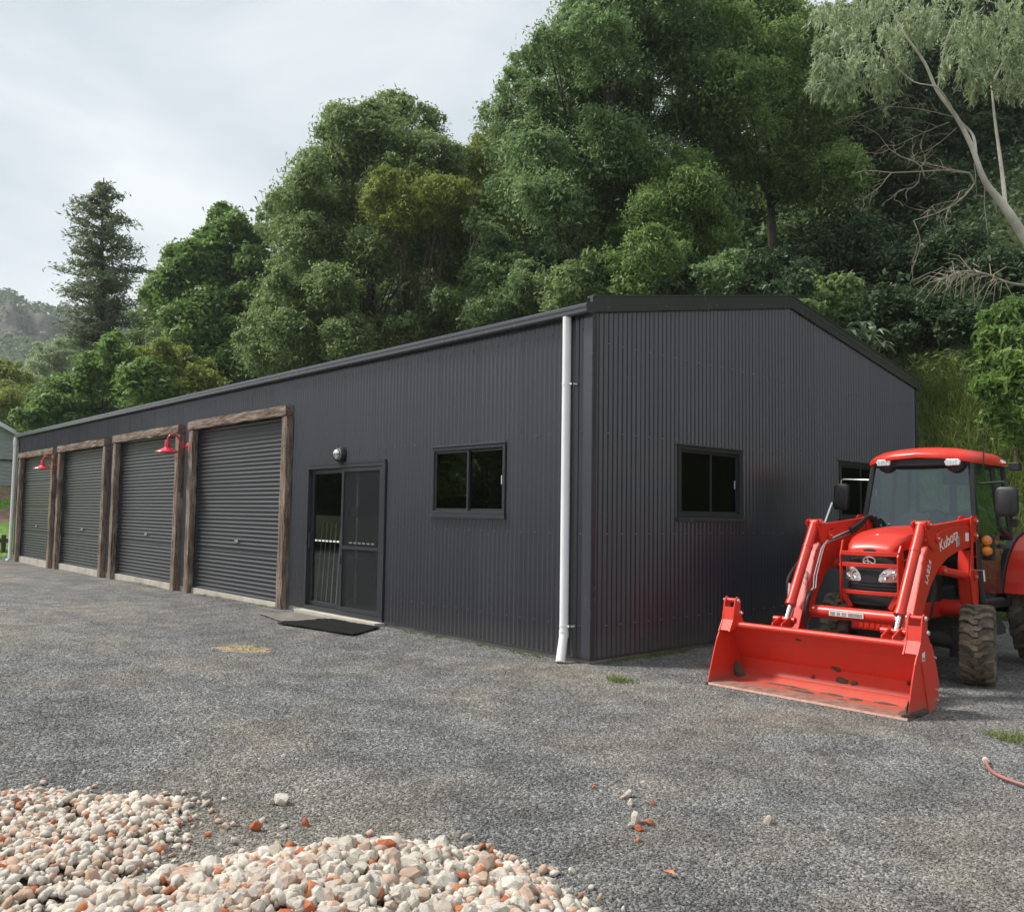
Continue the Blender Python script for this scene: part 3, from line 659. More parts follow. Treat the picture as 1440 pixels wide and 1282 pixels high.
# things inside, seen through the sliding door
for k, (xb, xt) in enumerate([(-6.12,-6.52),(-5.97,-6.38),(-5.82,-6.24),(-5.67,-6.10),(-5.52,-5.95)]):
    o = obj('leaning_rod', MB().tube([(xb,0.30,0.006),(xt,0.62,1.30)], 0.009, 6), M['decal'], None, loc=(xb,0.30,0.006))
    tag(o, ('leftmost','second from left','middle','fourth from left','rightmost')[k]+' of five thin pale rods leaning behind the sliding door glass', 'rod', 'pale rods leaning inside the shed')
pst = empty('steel_prop', (-6.10,1.0,0.005), 'upright grey steel prop with a slanting foot behind the screen door', 'prop')
obj('prop_tube', MB().tube([(-6.10,1.0,0.006),(-6.10,1.0,2.6)], 0.032, 10), M['chrome'], pst); obj('prop_foot', MB().tube([(-6.10,1.0,0.75),(-5.78,0.85,0.02)], 0.018, 8), M['chrome'], pst); obj('prop_box', MB().box(-6.17,-6.03,0.93,0.965,1.40,1.54), M['decalgrey'], pst)
wb = empty('work_bench', (-7.2,3.2,0.005), 'dim timber bench standing deep inside the shed behind the glass', 'bench')
obj('bench_top', MB().box(-8.6,-6.0,2.9,3.5,0.86,0.92), M['timber_x'], wb)
for bx in (-8.5,-6.1):
    for by in (2.95,3.42): obj('leg', MB().box(bx-.03,bx+.03,by-.03,by+.03,0.006,0.858), M['timber_z'], wb)
oc = empty('orange_tub', (-6.55,2.2,0.006), 'small orange tub standing inside behind the leaning rods', 'tub')
obj('tub_body', MB().lathe([(0,0.13),(0.30,0.17),(0.31,0.18),(0.30,0.155),(0.03,0.12)], (-6.55,2.2,0.40), (0,0,1), 18), M['orange'], oc, smooth=True)
obj('tub_stand', MB().box(-6.72,-6.38,2.04,2.36,0.006,0.398), M['timber_x'], oc)

# bulkhead light above the sliding door
bl = empty('bulkhead_light', (-4.93,0,2.29), 'round caged black bulkhead light above the sliding door', 'wall light')
obj('light_base', MB().lathe([(0,0.115),(0.05,0.115),(0.07,0.10)], (-4.93,-0.008,2.30), (0,-1,0), 22).box(-4.975,-4.885,-0.055,-0.008,2.155,2.20), M['black'], bl, smooth=True)
obj('light_glass', MB().lathe([(0.06,0.085),(0.10,0.08),(0.135,0.055),(0.145,0.02)], (-4.93,-0.008,2.30), (0,-1,0), 20), M['clear'], bl, smooth=True)
mbc = MB()
for a_ in (0, math.pi/2):
    pts = [(-4.93+math.cos(a_)*r_, -0.008-h_, 2.30+math.sin(a_)*r_) for (h_, r_) in ((0.06,-0.105),(0.12,-0.085),(0.16,-0.03),(0.16,0.03),(0.12,0.085),(0.06,0.105))]
    mbc.tube(pts, 0.007, 6)
mbc.tube([(-4.93+0.092*math.cos(k*math.pi/12), -0.110, 2.30+0.092*math.sin(k*math.pi/12)) for k in range(25)], 0.006, 6)
obj('light_cage', mbc, M['black'], bl, smooth=True)

# red gooseneck barn lamps
def barn_lamp(x, z, label):
    r = empty('barn_lamp', (x, -0.01, z), label, 'wall lamp', 'red gooseneck lamps on the long wall')
    obj('wall_plate', MB().lathe([(0,0.075),(0.018,0.072),(0.032,0.045)], (x,-0.008,z), (0,-1,0), 20), M['lampred'], r, smooth=True)
    pts = [(x,-0.03,z),(x,-0.09,z-0.02),(x,-0.15,z+0.03),(x,-0.19,z+0.12),(x,-0.235,z+0.185),(x,-0.30,z+0.21),(x,-0.37,z+0.185),(x,-0.405,z+0.12),(x,-0.41,z+0.04)]
    P = []
    for i in range(len(pts)-1):
        for s_ in range(4):
            t_ = s_/4; p0 = np.array(pts[max(i-1,0)]); p1 = np.array(pts[i]); p2 = np.array(pts[i+1]); p3 = np.array(pts[min(i+2,len(pts)-1)])
            P.append(0.5*((2*p1)+(-p0+p2)*t_+(2*p0-5*p1+4*p2-p3)*t_*t_+(-p0+3*p1-3*p2+p3)*t_**3))
    P.append(np.array(pts[-1]))
    obj('gooseneck', MB().tube(P, 0.017, 10), M['lampred'], r, smooth=True)
    prof = [(0.10,0.030),(0.06,0.046),(0.0,0.050),(-0.055,0.056),(-0.075,0.10),(-0.11,0.165),(-0.135,0.215),(-0.15,0.222),(-0.148,0.212),(-0.10,0.15),(-0.07,0.08)]
    obj('lamp_shade', MB().lathe(prof, (x,-0.41,z+0.01), (0,0,1), 28), M['lampred'], r, smooth=True)
    obj('bulb', MB().lathe([(-0.07,0.02),(-0.09,0.032),(-0.115,0.03),(-0.128,0.012)], (x,-0.41,z+0.01), (0,0,1), 12), M['clear'], r, smooth=True)
barn_lamp(-10.66, 2.69, 'red gooseneck barn lamp on the wall between the two nearest roller doors')
barn_lamp(-19.44, 2.62, 'red gooseneck barn lamp on the wall between the two farthest roller doors')

# door mats
def mat_patch(name, pts, z, th, m, label):
    n = 14; pts = [np.array(p) for p in pts]; mb = MB(); rg = random.Random(3)
    for lv in (0, 1):
        for j in range(n+1):
            for i in range(n+1):
                u_, v_ = i/n, j/n; p = (1-u_)*(1-v_)*pts[0]+u_*(1-v_)*pts[1]+u_*v_*pts[2]+(1-u_)*v_*pts[3]
                e = 0.004*math.sin(i*.6+j*0.5)+rg.uniform(0,.004)
                mb.v.append((p[0]+rg.uniform(-.012,.012)*(i in (0,n)), p[1]+rg.uniform(-.015,.015)*(j in (0,n)), float(yard_z(p[0],p[1]))+z+th*lv+max(0,e)))
    b = (n+1)**2
    for j in range(n):
        for i in range(n):
            a_ = j*(n+1)+i; mb.f.append((b+a_, b+a_+1, b+a_+n+2, b+a_+n+1))
    rim = [i for i in range(n+1)]+[(j)*(n+1)+n for j in range(1,n+1)]+[n*(n+1)+i for i in range(n-1,-1,-1)]+[j*(n+1) for j in range(n-1,0,-1)]
    for k in range(len(rim)):
        a_, c_ = rim[k], rim[(k+1) % len(rim)]; mb.f.append((a_, c_, b+c_, b+a_))
    return tag(obj(name, mb, m), label, 'mat')
mat_patch('door_mat', [(-4.72,-1.05),(-3.15,-0.86),(-3.55,-0.20),(-4.75,-0.22)], 0.012, 0.012, M['rubbermat'], 'black rubber mat lying on the gravel outside the sliding door')
mat_patch('ground_sheet', [(-6.0,-0.70),(-4.9,-0.9),(-4.85,-0.22),(-5.9,-0.19)], 0.008, 0.010, plain('worn_board', (0.17,0.15,0.13), 0.9, 0, 0.3, 6, 0.6), 'worn grey-brown board on the gravel left of the black rubber mat')
# ------------------------------------------------------------------ the tractor
TC = 2.27
tr = empty('tractor', (TC, 2.9, -0.05), 'red cab tractor with front loader bucket parked beside the gable wall', 'tractor')
def text_mesh(name, body, size, origin, xdir, ydir, m, parent, depth=0.0015, shear=0.0):
    cu = bpy.data.curves.new(name, 'FONT'); cu.body = body; cu.size = size; cu.extrude = depth; cu.shear = shear
    to = bpy.data.objects.new(name, cu); COL.objects.link(to)
    dg = bpy.context.evaluated_depsgraph_get(); me = bpy.data.meshes.new_from_object(to.evaluated_get(dg))
    bpy.data.objects.remove(to); bpy.data.curves.remove(cu)
    X = Vector(xdir).normalized(); Y = Vector(ydir); Y = (Y-X*Y.dot(X)).normalized(); Z = X.cross(Y)
    off = root_loc(parent)
    for v in me.vertices: v.co = Vector(origin)+X*v.co.x+Y*v.co.y+Z*v.co.z-off
    me.materials.clear(); me.materials.append(m)
    o = bpy.data.objects.new(name, me); COL.objects.link(o); o.parent = parent
    return o
def mirror_x(poly_side): return 2*TC-poly_side
# chassis and engine
ch = obj('chassis', MB().prism([(1.50,0.34),(2.6,0.30),(3.5,0.30),(4.1,0.40),(4.1,0.78),(3.2,0.82),(1.55,0.70)], TC-0.17, TC+0.17, 'x'), M['blackdirty'], tr, bevel=0.02)
obj('engine_block', MB().box(TC-0.20,TC+0.20,1.75,2.45,0.66,1.16), M['blackdirty'], ch, bevel=0.02)
obj('exhaust_pipe', MB().tube([(TC+0.22,2.3,1.0),(TC+0.27,2.2,0.8),(TC+0.24,2.1,0.5)], 0.035, 10), M['blackdirty'], ch, smooth=True)
obj('cab_floor', MB().box(TC-0.58,TC+0.58,2.55,3.50,0.60,0.68), M['black'], ch, bevel=0.01)
ax = obj('front_axle', MB().tube([(TC-0.60,2.17,0.30),(TC-0.2,2.17,0.34),(TC+0.2,2.17,0.34),(TC+0.60,2.17,0.30)], [0.065,0.08,0.08,0.065], 12), M['blackdirty'], tr, smooth=True)
for s in (-1, 1): obj('axle_knuckle', MB().tube([(TC+s*0.50,2.17,0.18),(TC+s*0.50,2.17,0.46)], [0.075,0.065], 12), M['blackdirty'], ax, smooth=True)
obj('steering_rod', MB().tube([(TC-0.5,2.32,0.34),(TC+0.5,2.32,0.34)], 0.02, 8), M['blackdirty'], ax)
obj('rear_axle', MB().tube([(TC-0.60,3.95,0.58),(TC+0.60,3.95,0.58)], 0.11, 14), M['blackdirty'], tr, smooth=True)
obj('front_bumper', MB().box(TC-0.20,TC+0.20,1.42,1.60,0.42,0.62), M['blackdirty'], tr, bevel=0.01)
bp = obj('bumper_plate', MB().box(TC-0.17,TC+0.22,1.395,1.417,0.44,0.545), M['red'], tr, bevel=0.005)
for k in range(6): obj('raised_rib', MB().box(TC-0.14+k*0.055,TC-0.105+k*0.055,1.388,1.394,0.46,0.525), M['red'], bp)
# grille body
plan = [(-.26,1.66),(-.25,1.53),(-.22,1.475),(-.12,1.44),(0,1.43),(.12,1.44),(.22,1.475),(.25,1.53),(.26,1.66),(.27,2.42),(-.27,2.42)]
M['grille'] = plain('grille_black', (0.020,0.018,0.018), 0.55, 0, 0.35, 160, 0.9)
gr = obj('grille', MB().prism([(TC+a*1.0, b) for a, b in plan], 0.66, 1.20, 'z'), M['grille'], tr, bevel=0.012)
arcp = lambda hw, y0, sag, n=9: [(TC-hw+2*hw*k/(n-1), y0-sag*(1-(2*k/(n-1)-1)**2)) for k in range(n)]
def curved_bar(hw, yb, sag, z0, z1, th, n=9):
    a = arcp(hw, yb, sag, n); return MB().prism(a+[(x, y+th) for x, y in a[::-1]], z0, z1, 'z')
for (z0, z1, hw) in ((0.845,0.865,.245),(0.815,0.832,.245),(1.145,1.155,.24)): obj('grille_trim', curved_bar(hw, 1.475, 0.055, z0, z1, 0.05), M['black'], gr)
obj('grille_louvre', curved_bar(.155, 1.452, 0.03, 0.87, 1.0, 0.03), M['black'], gr, bevel=0.005)
for s in (-1, 1):
    P = [(0.085,0.905),(0.095,0.955),(0.135,1.0),(0.20,1.03),(0.262,1.035),(0.262,0.90),(0.19,0.888),(0.10,0.888)]
    yb = lambda a: 1.432+0.045*(a/.22)**2
    mb = MB(); n = len(P)
    vs = [(TC+s*a, yb(a)-0.010, z) for a, z in P]+[(TC+s*a, yb(a)+0.08, z) for a, z in P]+[(TC+s*0.18, 1.435, 0.957)]
    fs = [(i, (i+1) % n, 2*n) for i in range(n)]+[(i, n+i, n+(i+1) % n, (i+1) % n) for i in range(n)]
    mb.add(vs, fs); hl = obj('headlight', mb, M['clear'], tr)
    for (a, z, r) in ((0.145,0.945,0.036),(0.215,0.955,0.040)):
        obj('lamp_reflector', MB().lathe([(0,r),(0.010,r*0.96),(0.016,r*0.7),(0.008,r*0.35),(0.016,r*0.2)], (TC+s*a, yb(a)-0.006, z), (0,-1,0), 18), M['chrome'], hl, smooth=True)
# emblem
ring = [(TC+0.058*math.cos(k*math.pi/12), 1.424, 1.083+0.036*math.sin(k*math.pi/12)) for k in range(25)]
em = obj('emblem', MB().tube(ring, 0.007, 8, False), M['decal'], gr, smooth=True)
obj('emblem_stroke', MB().bar((TC-0.045,1.424,1.083),(TC-0.008,1.424,1.083),0.010,0.010), M['decal'], em)
obj('emblem_stroke', MB().bar((TC-0.016,1.4235,1.110),(TC-0.008,1.4235,1.06),0.010,0.010,(0,1,0)), M['decal'], em)
obj('emblem_stroke', MB().bar((TC-0.012,1.425,1.085),(TC+0.036,1.425,1.060),0.010,0.010,(0,1,0)), M['decal'], em)
# hood, lofted
st = [(1.435,.195,1.185,1.155),(1.45,.215,1.215,1.16),(1.50,.245,1.265,1.172),(1.58,.262,1.315,1.19),(1.70,.272,1.352,1.21),(1.95,.28,1.385,1.24),(2.25,.285,1.405,1.255),(2.46,.285,1.41,1.26)]
mb = MB(); sec = lambda hw, zt, zb: [(-hw-.006,zb),(-hw,zb+.55*(zt-zb)),(-hw*.93,zt-.16*(zt-zb)),(-hw*.78,zt-.03*(zt-zb)),(-hw*.4,zt+.006),(0,zt+.010),(hw*.4,zt+.006),(hw*.78,zt-.03*(zt-zb)),(hw*.93,zt-.16*(zt-zb)),(hw,zb+.55*(zt-zb)),(hw+.006,zb)]
vs = []
for (y, hw, zt, zb) in st: vs += [(TC+a, y, z) for a, z in sec(hw, zt, zb)]
n = 11; fs = [(i*n+k, i*n+k+1, (i+1)*n+k+1, (i+1)*n+k) for i in range(len(st)-1) for k in range(n-1)]+[tuple(range(n-1,-1,-1)), tuple(range((len(st)-1)*n, len(st)*n))]
hood = obj('hood', mb.add(vs, fs), M['red'], tr, smooth=True)
obj('hood_badge', MB().lathe([(0,0.020),(0.010,0.018),(0.014,0.010)], (TC,1.60,1.325), (0,-0.45,1), 14), M['chrome'], hood, smooth=True)
# brush guard
bgd = obj('grille_guard', MB().prism([(1.40,0.80),(1.40,1.13),(1.47,1.235),(1.50,1.235),(1.52,1.10),(1.50,0.70),(1.46,0.66)], TC+0.272, TC+0.288, 'x'), M['red'], tr, bevel=0.004)
obj('guard_side', MB().prism([(1.40,0.80),(1.40,1.13),(1.45,1.27),(1.47,1.27),(1.45,1.10),(1.44,0.70),(1.42,0.66)], TC-0.288, TC-0.272, 'x'), M['red'], bgd, bevel=0.004)
for (z0, z1) in ((1.130,1.172),(1.022,1.062),(0.765,0.802)): obj('guard_bar', curved_bar(.286, 1.415, 0.035, z0, z1, 0.014), M['red'], bgd, bevel=0.004)
for s in (-1, 1): obj('guard_foot', MB().bar((TC+s*0.28,1.425,0.80),(TC+s*0.19,1.43,0.64),0.045,0.012,(0,1,0)), M['red'], bgd)

# wheels
def wheel(cx, cy, cz, R, w, steer, lugs, rim_m, s, lug_h, style):
    ca, sa = math.cos(steer), math.sin(steer)
    axd = np.array((ca, sa, 0.0))*s      # outward axle direction
    fw = np.array((sa, -ca, 0.0))
    C0 = np.array((cx, cy, cz)); rr = R*0.60
    wh = obj('wheel', MB().lathe([(-w*.36,rr*1.02),(-w*.36,rr*.9),(-w*.05,rr*.82),(w*.04,rr*.45),(w*.16,rr*.42),(w*.18,rr*.2),(w*.26,rr*.18),(w*.26,0.01)], C0, axd, 26).lathe([(w*.20,rr*.88),(w*.38,rr*.93),(w*.38,rr*1.03),(w*.20,rr*1.0)], C0, axd, 26, True), rim_m, tr, smooth=True)
    Rc = R-lug_h
    prof = [(-w*.42,rr),(-w*.50,rr*1.15),(-w*.52,(rr+Rc)/2),(-w*.50,Rc*.93),(-w*.42,Rc*.985),(0,Rc),(w*.42,Rc*.985),(w*.50,Rc*.93),(w*.52,(rr+Rc)/2),(w*.50,rr*1.15),(w*.42,rr),(0,rr*.97)]
    ty = obj('tyre', MB().lathe(prof, C0, axd, 40, True), M['tyre'], wh, smooth=True)
    me_l = None
    up = np.array((0,0,1.0))
    def P(th, a, r): return C0+axd*a+r*(math.cos(th)*fw+math.sin(th)*up)
    for side in (-1, 1):
        for k in range(lugs):
            th0 = 2*math.pi*(k+(0.5 if side > 0 else 0))/lugs; mb = MB(); dth = 2*math.pi/lugs
            # a lug: swept bar from near the centre line out over the shoulder
            path = [(0.02,0.00,1.0),(0.16,0.16,1.0),(0.30,0.34,1.0),(0.44,0.42,0.985),(0.515,0.44,0.90)] if style == 'ag' else [(-0.06,0.06,1.0),(0.10,0.06,1.0),(0.22,0.30,1.0),(0.38,0.36,0.995),(0.49,0.36,0.965),(0.525,0.36,0.90)]
            hwid = dth*(0.17 if style == 'ag' else 0.23); vs = []
            for (aa, tt, rf) in path:
                for (dt, rq) in ((-hwid, Rc*.96), (-hwid*.82, R), (hwid*.82, R), (hwid, Rc*.96)):
                    r_ = Rc*.95+(R*rf-Rc*.95) if rq == R else rq*min(1, rf+.02)
                    vs.append(P(th0+tt*dth*1.25*(-1 if style == 'ag' else 1)+dt, side*aa*w, r_))
            m_ = len(path); fs = [(i*4+q, i*4+(q+1) % 4, (i+1)*4+(q+1) % 4, (i+1)*4+q) for i in range(m_-1) for q in range(4)]+[(0,1,2,3),((m_-1)*4+3,(m_-1)*4+2,(m_-1)*4+1,(m_-1)*4)]
            obj('tread_lug', mb.add(vs, fs), M['tyre'], wh)
    for k in range(6):
        a_ = k*math.pi/3; p = C0+axd*w*.16+rr*.31*(math.cos(a_)*fw+math.sin(a_)*up)
        obj('wheel_nut', MB().lathe([(0,.016),(.022,.014)], p, axd, 6), M['chrome'], wh)
    return wh
M['rim'] = plain('wheel_rim_grey', (0.30,0.29,0.27), 0.5, 0, 0.25)
for s in (-1, 1):
    wheel(TC+s*0.685, 2.17, 0.315, 0.375, 0.275, math.radians(17), 19, M['rim'], s, 0.032, 'r4')
    wheel(TC+s*0.70, 3.98, 0.60, 0.65, 0.36, 0.0, 20, M['rim'], s, 0.042, 'ag')

# loader: arms, towers, cylinders
ARM = [(2.42,1.43),(2.20,1.425),(1.95,1.41),(1.72,1.385),(1.55,1.345),(1.43,1.285),(1.33,1.16),(1.21,0.93),(1.06,0.64),(0.93,0.36),(0.84,0.14),(0.97,0.12),(1.08,0.30),(1.20,0.54),(1.33,0.76),(1.45,0.905),(1.60,1.03),(1.80,1.125),(2.05,1.185),(2.42,1.225)]
def cyl_between(mb, p0, p1, r, n=14): return mb.tube([p0, p1], r, n)
arms = []
for s in (-1, 1):
    xa = TC+s*0.52; X0, X1 = xa-0.046, xa+0.046
    arm = obj('loader_arm', MB().prism(ARM, X0, X1, 'x'), M['red'], tr, bevel=0.006); arms.append(arm)
    # weld seam lines: raised edge strips along the arm's boxed section
    obj('arm_gusset', MB().prism([(1.05,0.60),(1.31,1.10),(1.40,1.10),(1.24,0.80),(1.10,0.52)], X0-0.006, X1+0.006, 'x'), M['red'], arm, bevel=0.003)
    for q in (X0-0.016, X1+0.004):
        obj('elbow_bracket', MB().prism([(1.30,1.455),(1.36,1.475),(1.42,1.455),(1.60,1.34),(1.58,1.25),(1.47,1.20),(1.36,1.26)], q, q+0.012, 'x'), M['red'], arm, bevel=0.003)
        obj('tower_plate', MB().prism([(2.33,1.50),(2.37,1.525),(2.47,1.525),(2.51,1.49),(2.53,1.38),(2.51,0.95),(2.47,0.58),(2.37,0.58),(2.29,0.95),(2.33,1.20)], q, q+0.012, 'x'), M['red'], arm, bevel=0.003)
    obj('tower_web', MB().prism([(2.315,1.19),(2.335,1.19),(2.315,0.95),(2.385,0.60),(2.365,0.60),(2.285,0.95)], X0, X1, 'x'), M['red'], arm)
    obj('upper_link', MB().bar((xa,1.50,1.395),(xa,2.43,1.468),0.055,0.06), M['red'], arm, bevel=0.006)
    for (y, z, r) in ((2.43,1.47,0.034),(2.42,1.33,0.034),(1.53,1.31,0.042),(1.36,1.435,0.034),(1.68,1.02,0.040),(2.40,0.93,0.036)):
        pin = obj('pivot_pin', MB().lathe([(-0.082,r*.9),(-0.078,r),(0.078,r),(0.082,r*.9)], (xa,y,z), (1,0,0), 16), M['red'], arm, smooth=True)
        obj('pin_bolt', MB().lathe([(0,0.014),(0.012,0.012)], (xa+0.082,y,z), (1,0,0), 6), M['chrome'], pin)
    lc = obj('lift_cylinder', cyl_between(MB(), (xa,1.76,1.012), (xa,2.30,0.945), 0.040, 16), M['red'], arm, smooth=True)
    obj('cylinder_rod', cyl_between(MB(), (xa,1.66,1.022), (xa,1.77,1.010), 0.022), M['chrome'], lc, smooth=True); obj('cylinder_eye', cyl_between(MB(), (xa,2.28,0.947), (xa,2.42,0.93), 0.030), M['red'], lc, smooth=True)
    tcy = obj('tilt_cylinder', MB().tube([(xa,1.352,1.43),(xa,1.345,1.412),(xa,0.905,0.67)], [0.042,0.046,0.046], 18), M['red'], arm, smooth=True)
    obj('cylinder_band', cyl_between(MB(), (xa,1.225,1.210), (xa,1.213,1.190), 0.050, 18), M['red'], tcy, smooth=True)
    obj('cylinder_gland', cyl_between(MB(), (xa,0.918,0.692), (xa,0.895,0.654), 0.052, 18), M['red'], tcy, smooth=True)
    obj('cylinder_rod', cyl_between(MB(), (xa,0.90,0.66), (xa,0.822,0.528), 0.021, 12), M['chrome'], tcy, smooth=True)
    obj('tilt_link', MB().prism([(0.79,0.55),(0.86,0.55),(0.90,0.50),(0.86,0.46),(0.70,0.42),(0.64,0.44),(0.66,0.50)], xa-0.055, xa-0.040, 'x').prism([(0.79,0.55),(0.86,0.55),(0.90,0.50),(0.86,0.46),(0.70,0.42),(0.64,0.44),(0.66,0.50)], xa+0.040, xa+0.055, 'x'), M['red'], arm, bevel=0.003)
    obj('link_pin', MB().tube([(xa-0.13,0.83,0.52),(xa+0.09,0.83,0.52)], 0.030, 14), M['red'], arm, smooth=True)
    obj('lower_pin', MB().tube([(xa-0.085,0.89,0.16),(xa+0.085,0.89,0.16)], 0.030, 14), M['red'], arm, smooth=True)
ct = obj('cross_tube', MB().tube([(TC-0.475,1.10,0.60),(TC+0.475,1.10,0.60)], 0.060, 24), M['red'], tr, smooth=True)
dc = obj('warning_decal', MB().box(TC-0.20,TC+0.13,1.030,1.040,0.578,0.622), M['decal'], ct)
for k, (x0, x1, mm) in enumerate(((-0.19,-0.14,'decalgrey'),(-0.125,-0.09,'decalgrey'),(-0.075,-0.03,'decalgrey'),(-0.015,0.12,'decalgrey'))): obj('decal_print', MB().box(TC+x0,TC+x1,1.0285,1.0295,0.584,0.616), M[mm], dc)
obj('loader_mount_tube', MB().tube([(TC-0.56,2.42,0.61),(TC+0.56,2.42,0.61)], 0.085, 20), M['red'], tr, smooth=True)
for s in (-1, 1): obj('side_rail', MB().box(TC+s*0.24-0.03,TC+s*0.24+0.03,1.50,2.45,0.52,0.68), M['red'], tr, bevel=0.006)
# arm lettering on the side that faces the yard
xs_ = TC+0.52+0.0475
p0 = np.array((xs_,1.635,1.185)); text_mesh('arm_lettering', 'Kubota', 0.150, p0, (0,1,0.30), (0,-0.12,1), M['decal'], arms[1])
text_mesh('arm_lettering', 'LA854', 0.085, (xs_+.007,1.335,0.90), (0,0.44,0.90), (0,-1,0.35), M['decal'], arms[1])
obj('serial_decal', MB().box(xs_,xs_+0.002,2.02,2.08,1.235,1.315), M['decalgrey'], arms[1]); obj('serial_decal', MB().box(xs_,xs_+0.002,2.005,2.018,1.228,1.325), M['decal'], arms[1])
obj('arm_sticker', MB().box(xs_,xs_+0.002,2.22,2.30,1.28,1.36), M['decal'], arms[1])
obj('warning_sticker', MB().box(xs_+0.0125,xs_+0.0145,2.375,2.435,1.13,1.27), M['decalyellow'], arms[1]); obj('warning_sticker', MB().box(xs_+0.0125,xs_+0.0145,2.375,2.445,1.00,1.12), M['decalgrey'], arms[1])
text_mesh('arm_lettering', 'LA8', 0.085, (TC-0.52+0.048,1.10,0.83), (0,0.40,0.92), (0,-1,0.35), M['decal'], arms[0])
# hydraulic lines on the far arm, levelling rod, hoses
def smooth_path(pts, k=5):
    P = []; pts = [np.array(p, float) for p in pts]
    for i in range(len(pts)-1):
        a, b, c, d = pts[max(i-1,0)], pts[i], pts[i+1], pts[min(i+2,len(pts)-1)]
        for s_ in range(k):
            t_ = s_/k; P.append(0.5*((2*b)+(-a+c)*t_+(2*a-5*b+4*c-d)*t_*t_+(-a+3*b-3*c+d)*t_**3))
    P.append(pts[-1]); return P
xl = TC-0.52+0.06
for k in range(2):
    obj('hydraulic_pipe', MB().tube([(xl+k*.0,2.0-0.02*k,1.335+0.03*k),(xl,1.42+.05*k,1.225+0.03*k),(xl,1.37+.05*k,1.18+.02*k),(xl,1.23+.05*k,0.92),(xl+.02,1.18+.04*k,0.80)], 0.0085, 8), M['chrome'], arms[0], smooth=True)
    obj('hydraulic_hose', MB().tube(smooth_path([(xl,1.98-0.02*k,1.335+.03*k),(xl+.01,2.15,1.40+.03*k),(xl+.02,2.32,1.50),(xl+.03,2.46,1.46-.05*k),(xl+.04,2.50,1.25)]), 0.020, 10), M['hose'], arms[0], smooth=True)
obj('hydraulic_hose', MB().tube(smooth_path([(xl,1.20,0.80),(xl+.06,1.02,0.74),(xl+.05,0.98,0.60),(xl+.05,0.99,0.48),(xl+.09,0.97,0.40)]), 0.017, 10), M['hose'], arms[0], smooth=True)
obj('hydraulic_hose', MB().tube(smooth_path([(xl,1.18,0.80),(xl+.03,1.06,0.69),(xl+.03,1.02,0.56),(xl+.07,1.01,0.44)]), 0.017, 10), M['hose'], arms[0], smooth=True)
obj('hose_fitting', MB().tube([(xl,1.20,0.80),(xl+.035,1.10,0.77)], 0.022, 8), M['chrome'], arms[0]); obj('hose_fitting', MB().tube([(xl,1.17,0.74),(xl+.035,1.08,0.71)], 0.022, 8), M['chrome'], arms[0])
obj('hydraulic_hose', MB().tube(smooth_path([(TC-0.585,1.16,1.05),(TC-0.60,1.0,0.90),(TC-0.595,0.98,0.78),(TC-0.56,0.99,0.72)]), 0.014, 8), M['hose'], arms[0], smooth=True)
obj('hose_fitting', MB().tube([(TC-0.575,0.975,0.85),(TC-0.56,0.93,0.72)], 0.016, 8), M['chrome'], arms[0])
obj('levelling_rod', MB().tube([(TC-0.60,1.85,1.64),(TC-0.60,1.40,1.03),(TC-0.595,1.03,0.53)], 0.011, 8), M['chrome'], arms[0], smooth=True)
xr = TC+0.52-0.065
obj('hydraulic_hose', MB().tube(smooth_path([(xr-.01,1.36,1.06),(xr-.02,1.25,0.98),(xr-.02,1.13,0.82),(xr-.01,1.05,0.70),(xr,1.0,0.63)]), 0.019, 10), M['hose'], arms[1], smooth=True)
obj('hose_fitting', MB().tube([(xr-.01,1.36,1.06),(xr-.01,1.36,1.15)], 0.020, 8), M['chrome'], arms[1]); obj('hose_fitting', MB().tube([(xr-.01,1.05,0.70),(xr,0.99,0.60)], 0.021, 8), M['chrome'], arms[1])
obj('hydraulic_pipe', MB().tube([(xr-.01,1.38,1.14),(TC+0.26,1.48,1.08)], 0.009, 8), M['chrome'], arms[1])
obj('parking_lever', MB().tube([(xs_+.01,2.36,1.00),(xs_+.11,2.36,1.0),(xs_+.115,2.36,0.90)], 0.012, 8), M['chrome'], arms[1])

# bucket
BX0, BX1 = 1.365, 3.20
prof = [(0.40,0.482),(0.50,0.36),(0.60,0.19),(0.625,0.155),(0.628,0.06),(0.60,0.03),(0.50,-0.026),(0.10,-0.038)]
nrm = [(p[0]+0.012, p[1]+0.004) if p[1] > 0.1 else (p[0]+0.006, p[1]-0.010) for p in prof]
bk = obj('bucket', MB().prism(prof+nrm[::-1], BX0+0.012, BX1-0.012, 'x'), M['bucket'], tr)
SP = [(0.10,-0.046),(0.155,0.10),(0.205,0.24),(0.255,0.36),(0.315,0.455),(0.345,0.50),(0.56,0.49),(0.60,0.40),(0.68,0.20),(0.68,0.08),(0.60,-0.03),(0.50,-0.046)]
for (x0, x1) in ((BX0, BX0+0.012), (BX1-0.012, BX1)): obj('side_plate', MB().prism(SP, x0, x1, 'x'), M['bucket'], bk, bevel=0.003)
EAR = [(0.285,0.42),(0.345,0.52),(0.375,0.66),(0.39,0.715),(0.42,0.735),(0.455,0.715),(0.47,0.68),(0.47,0.58),(0.52,0.50),(0.50,0.46)]
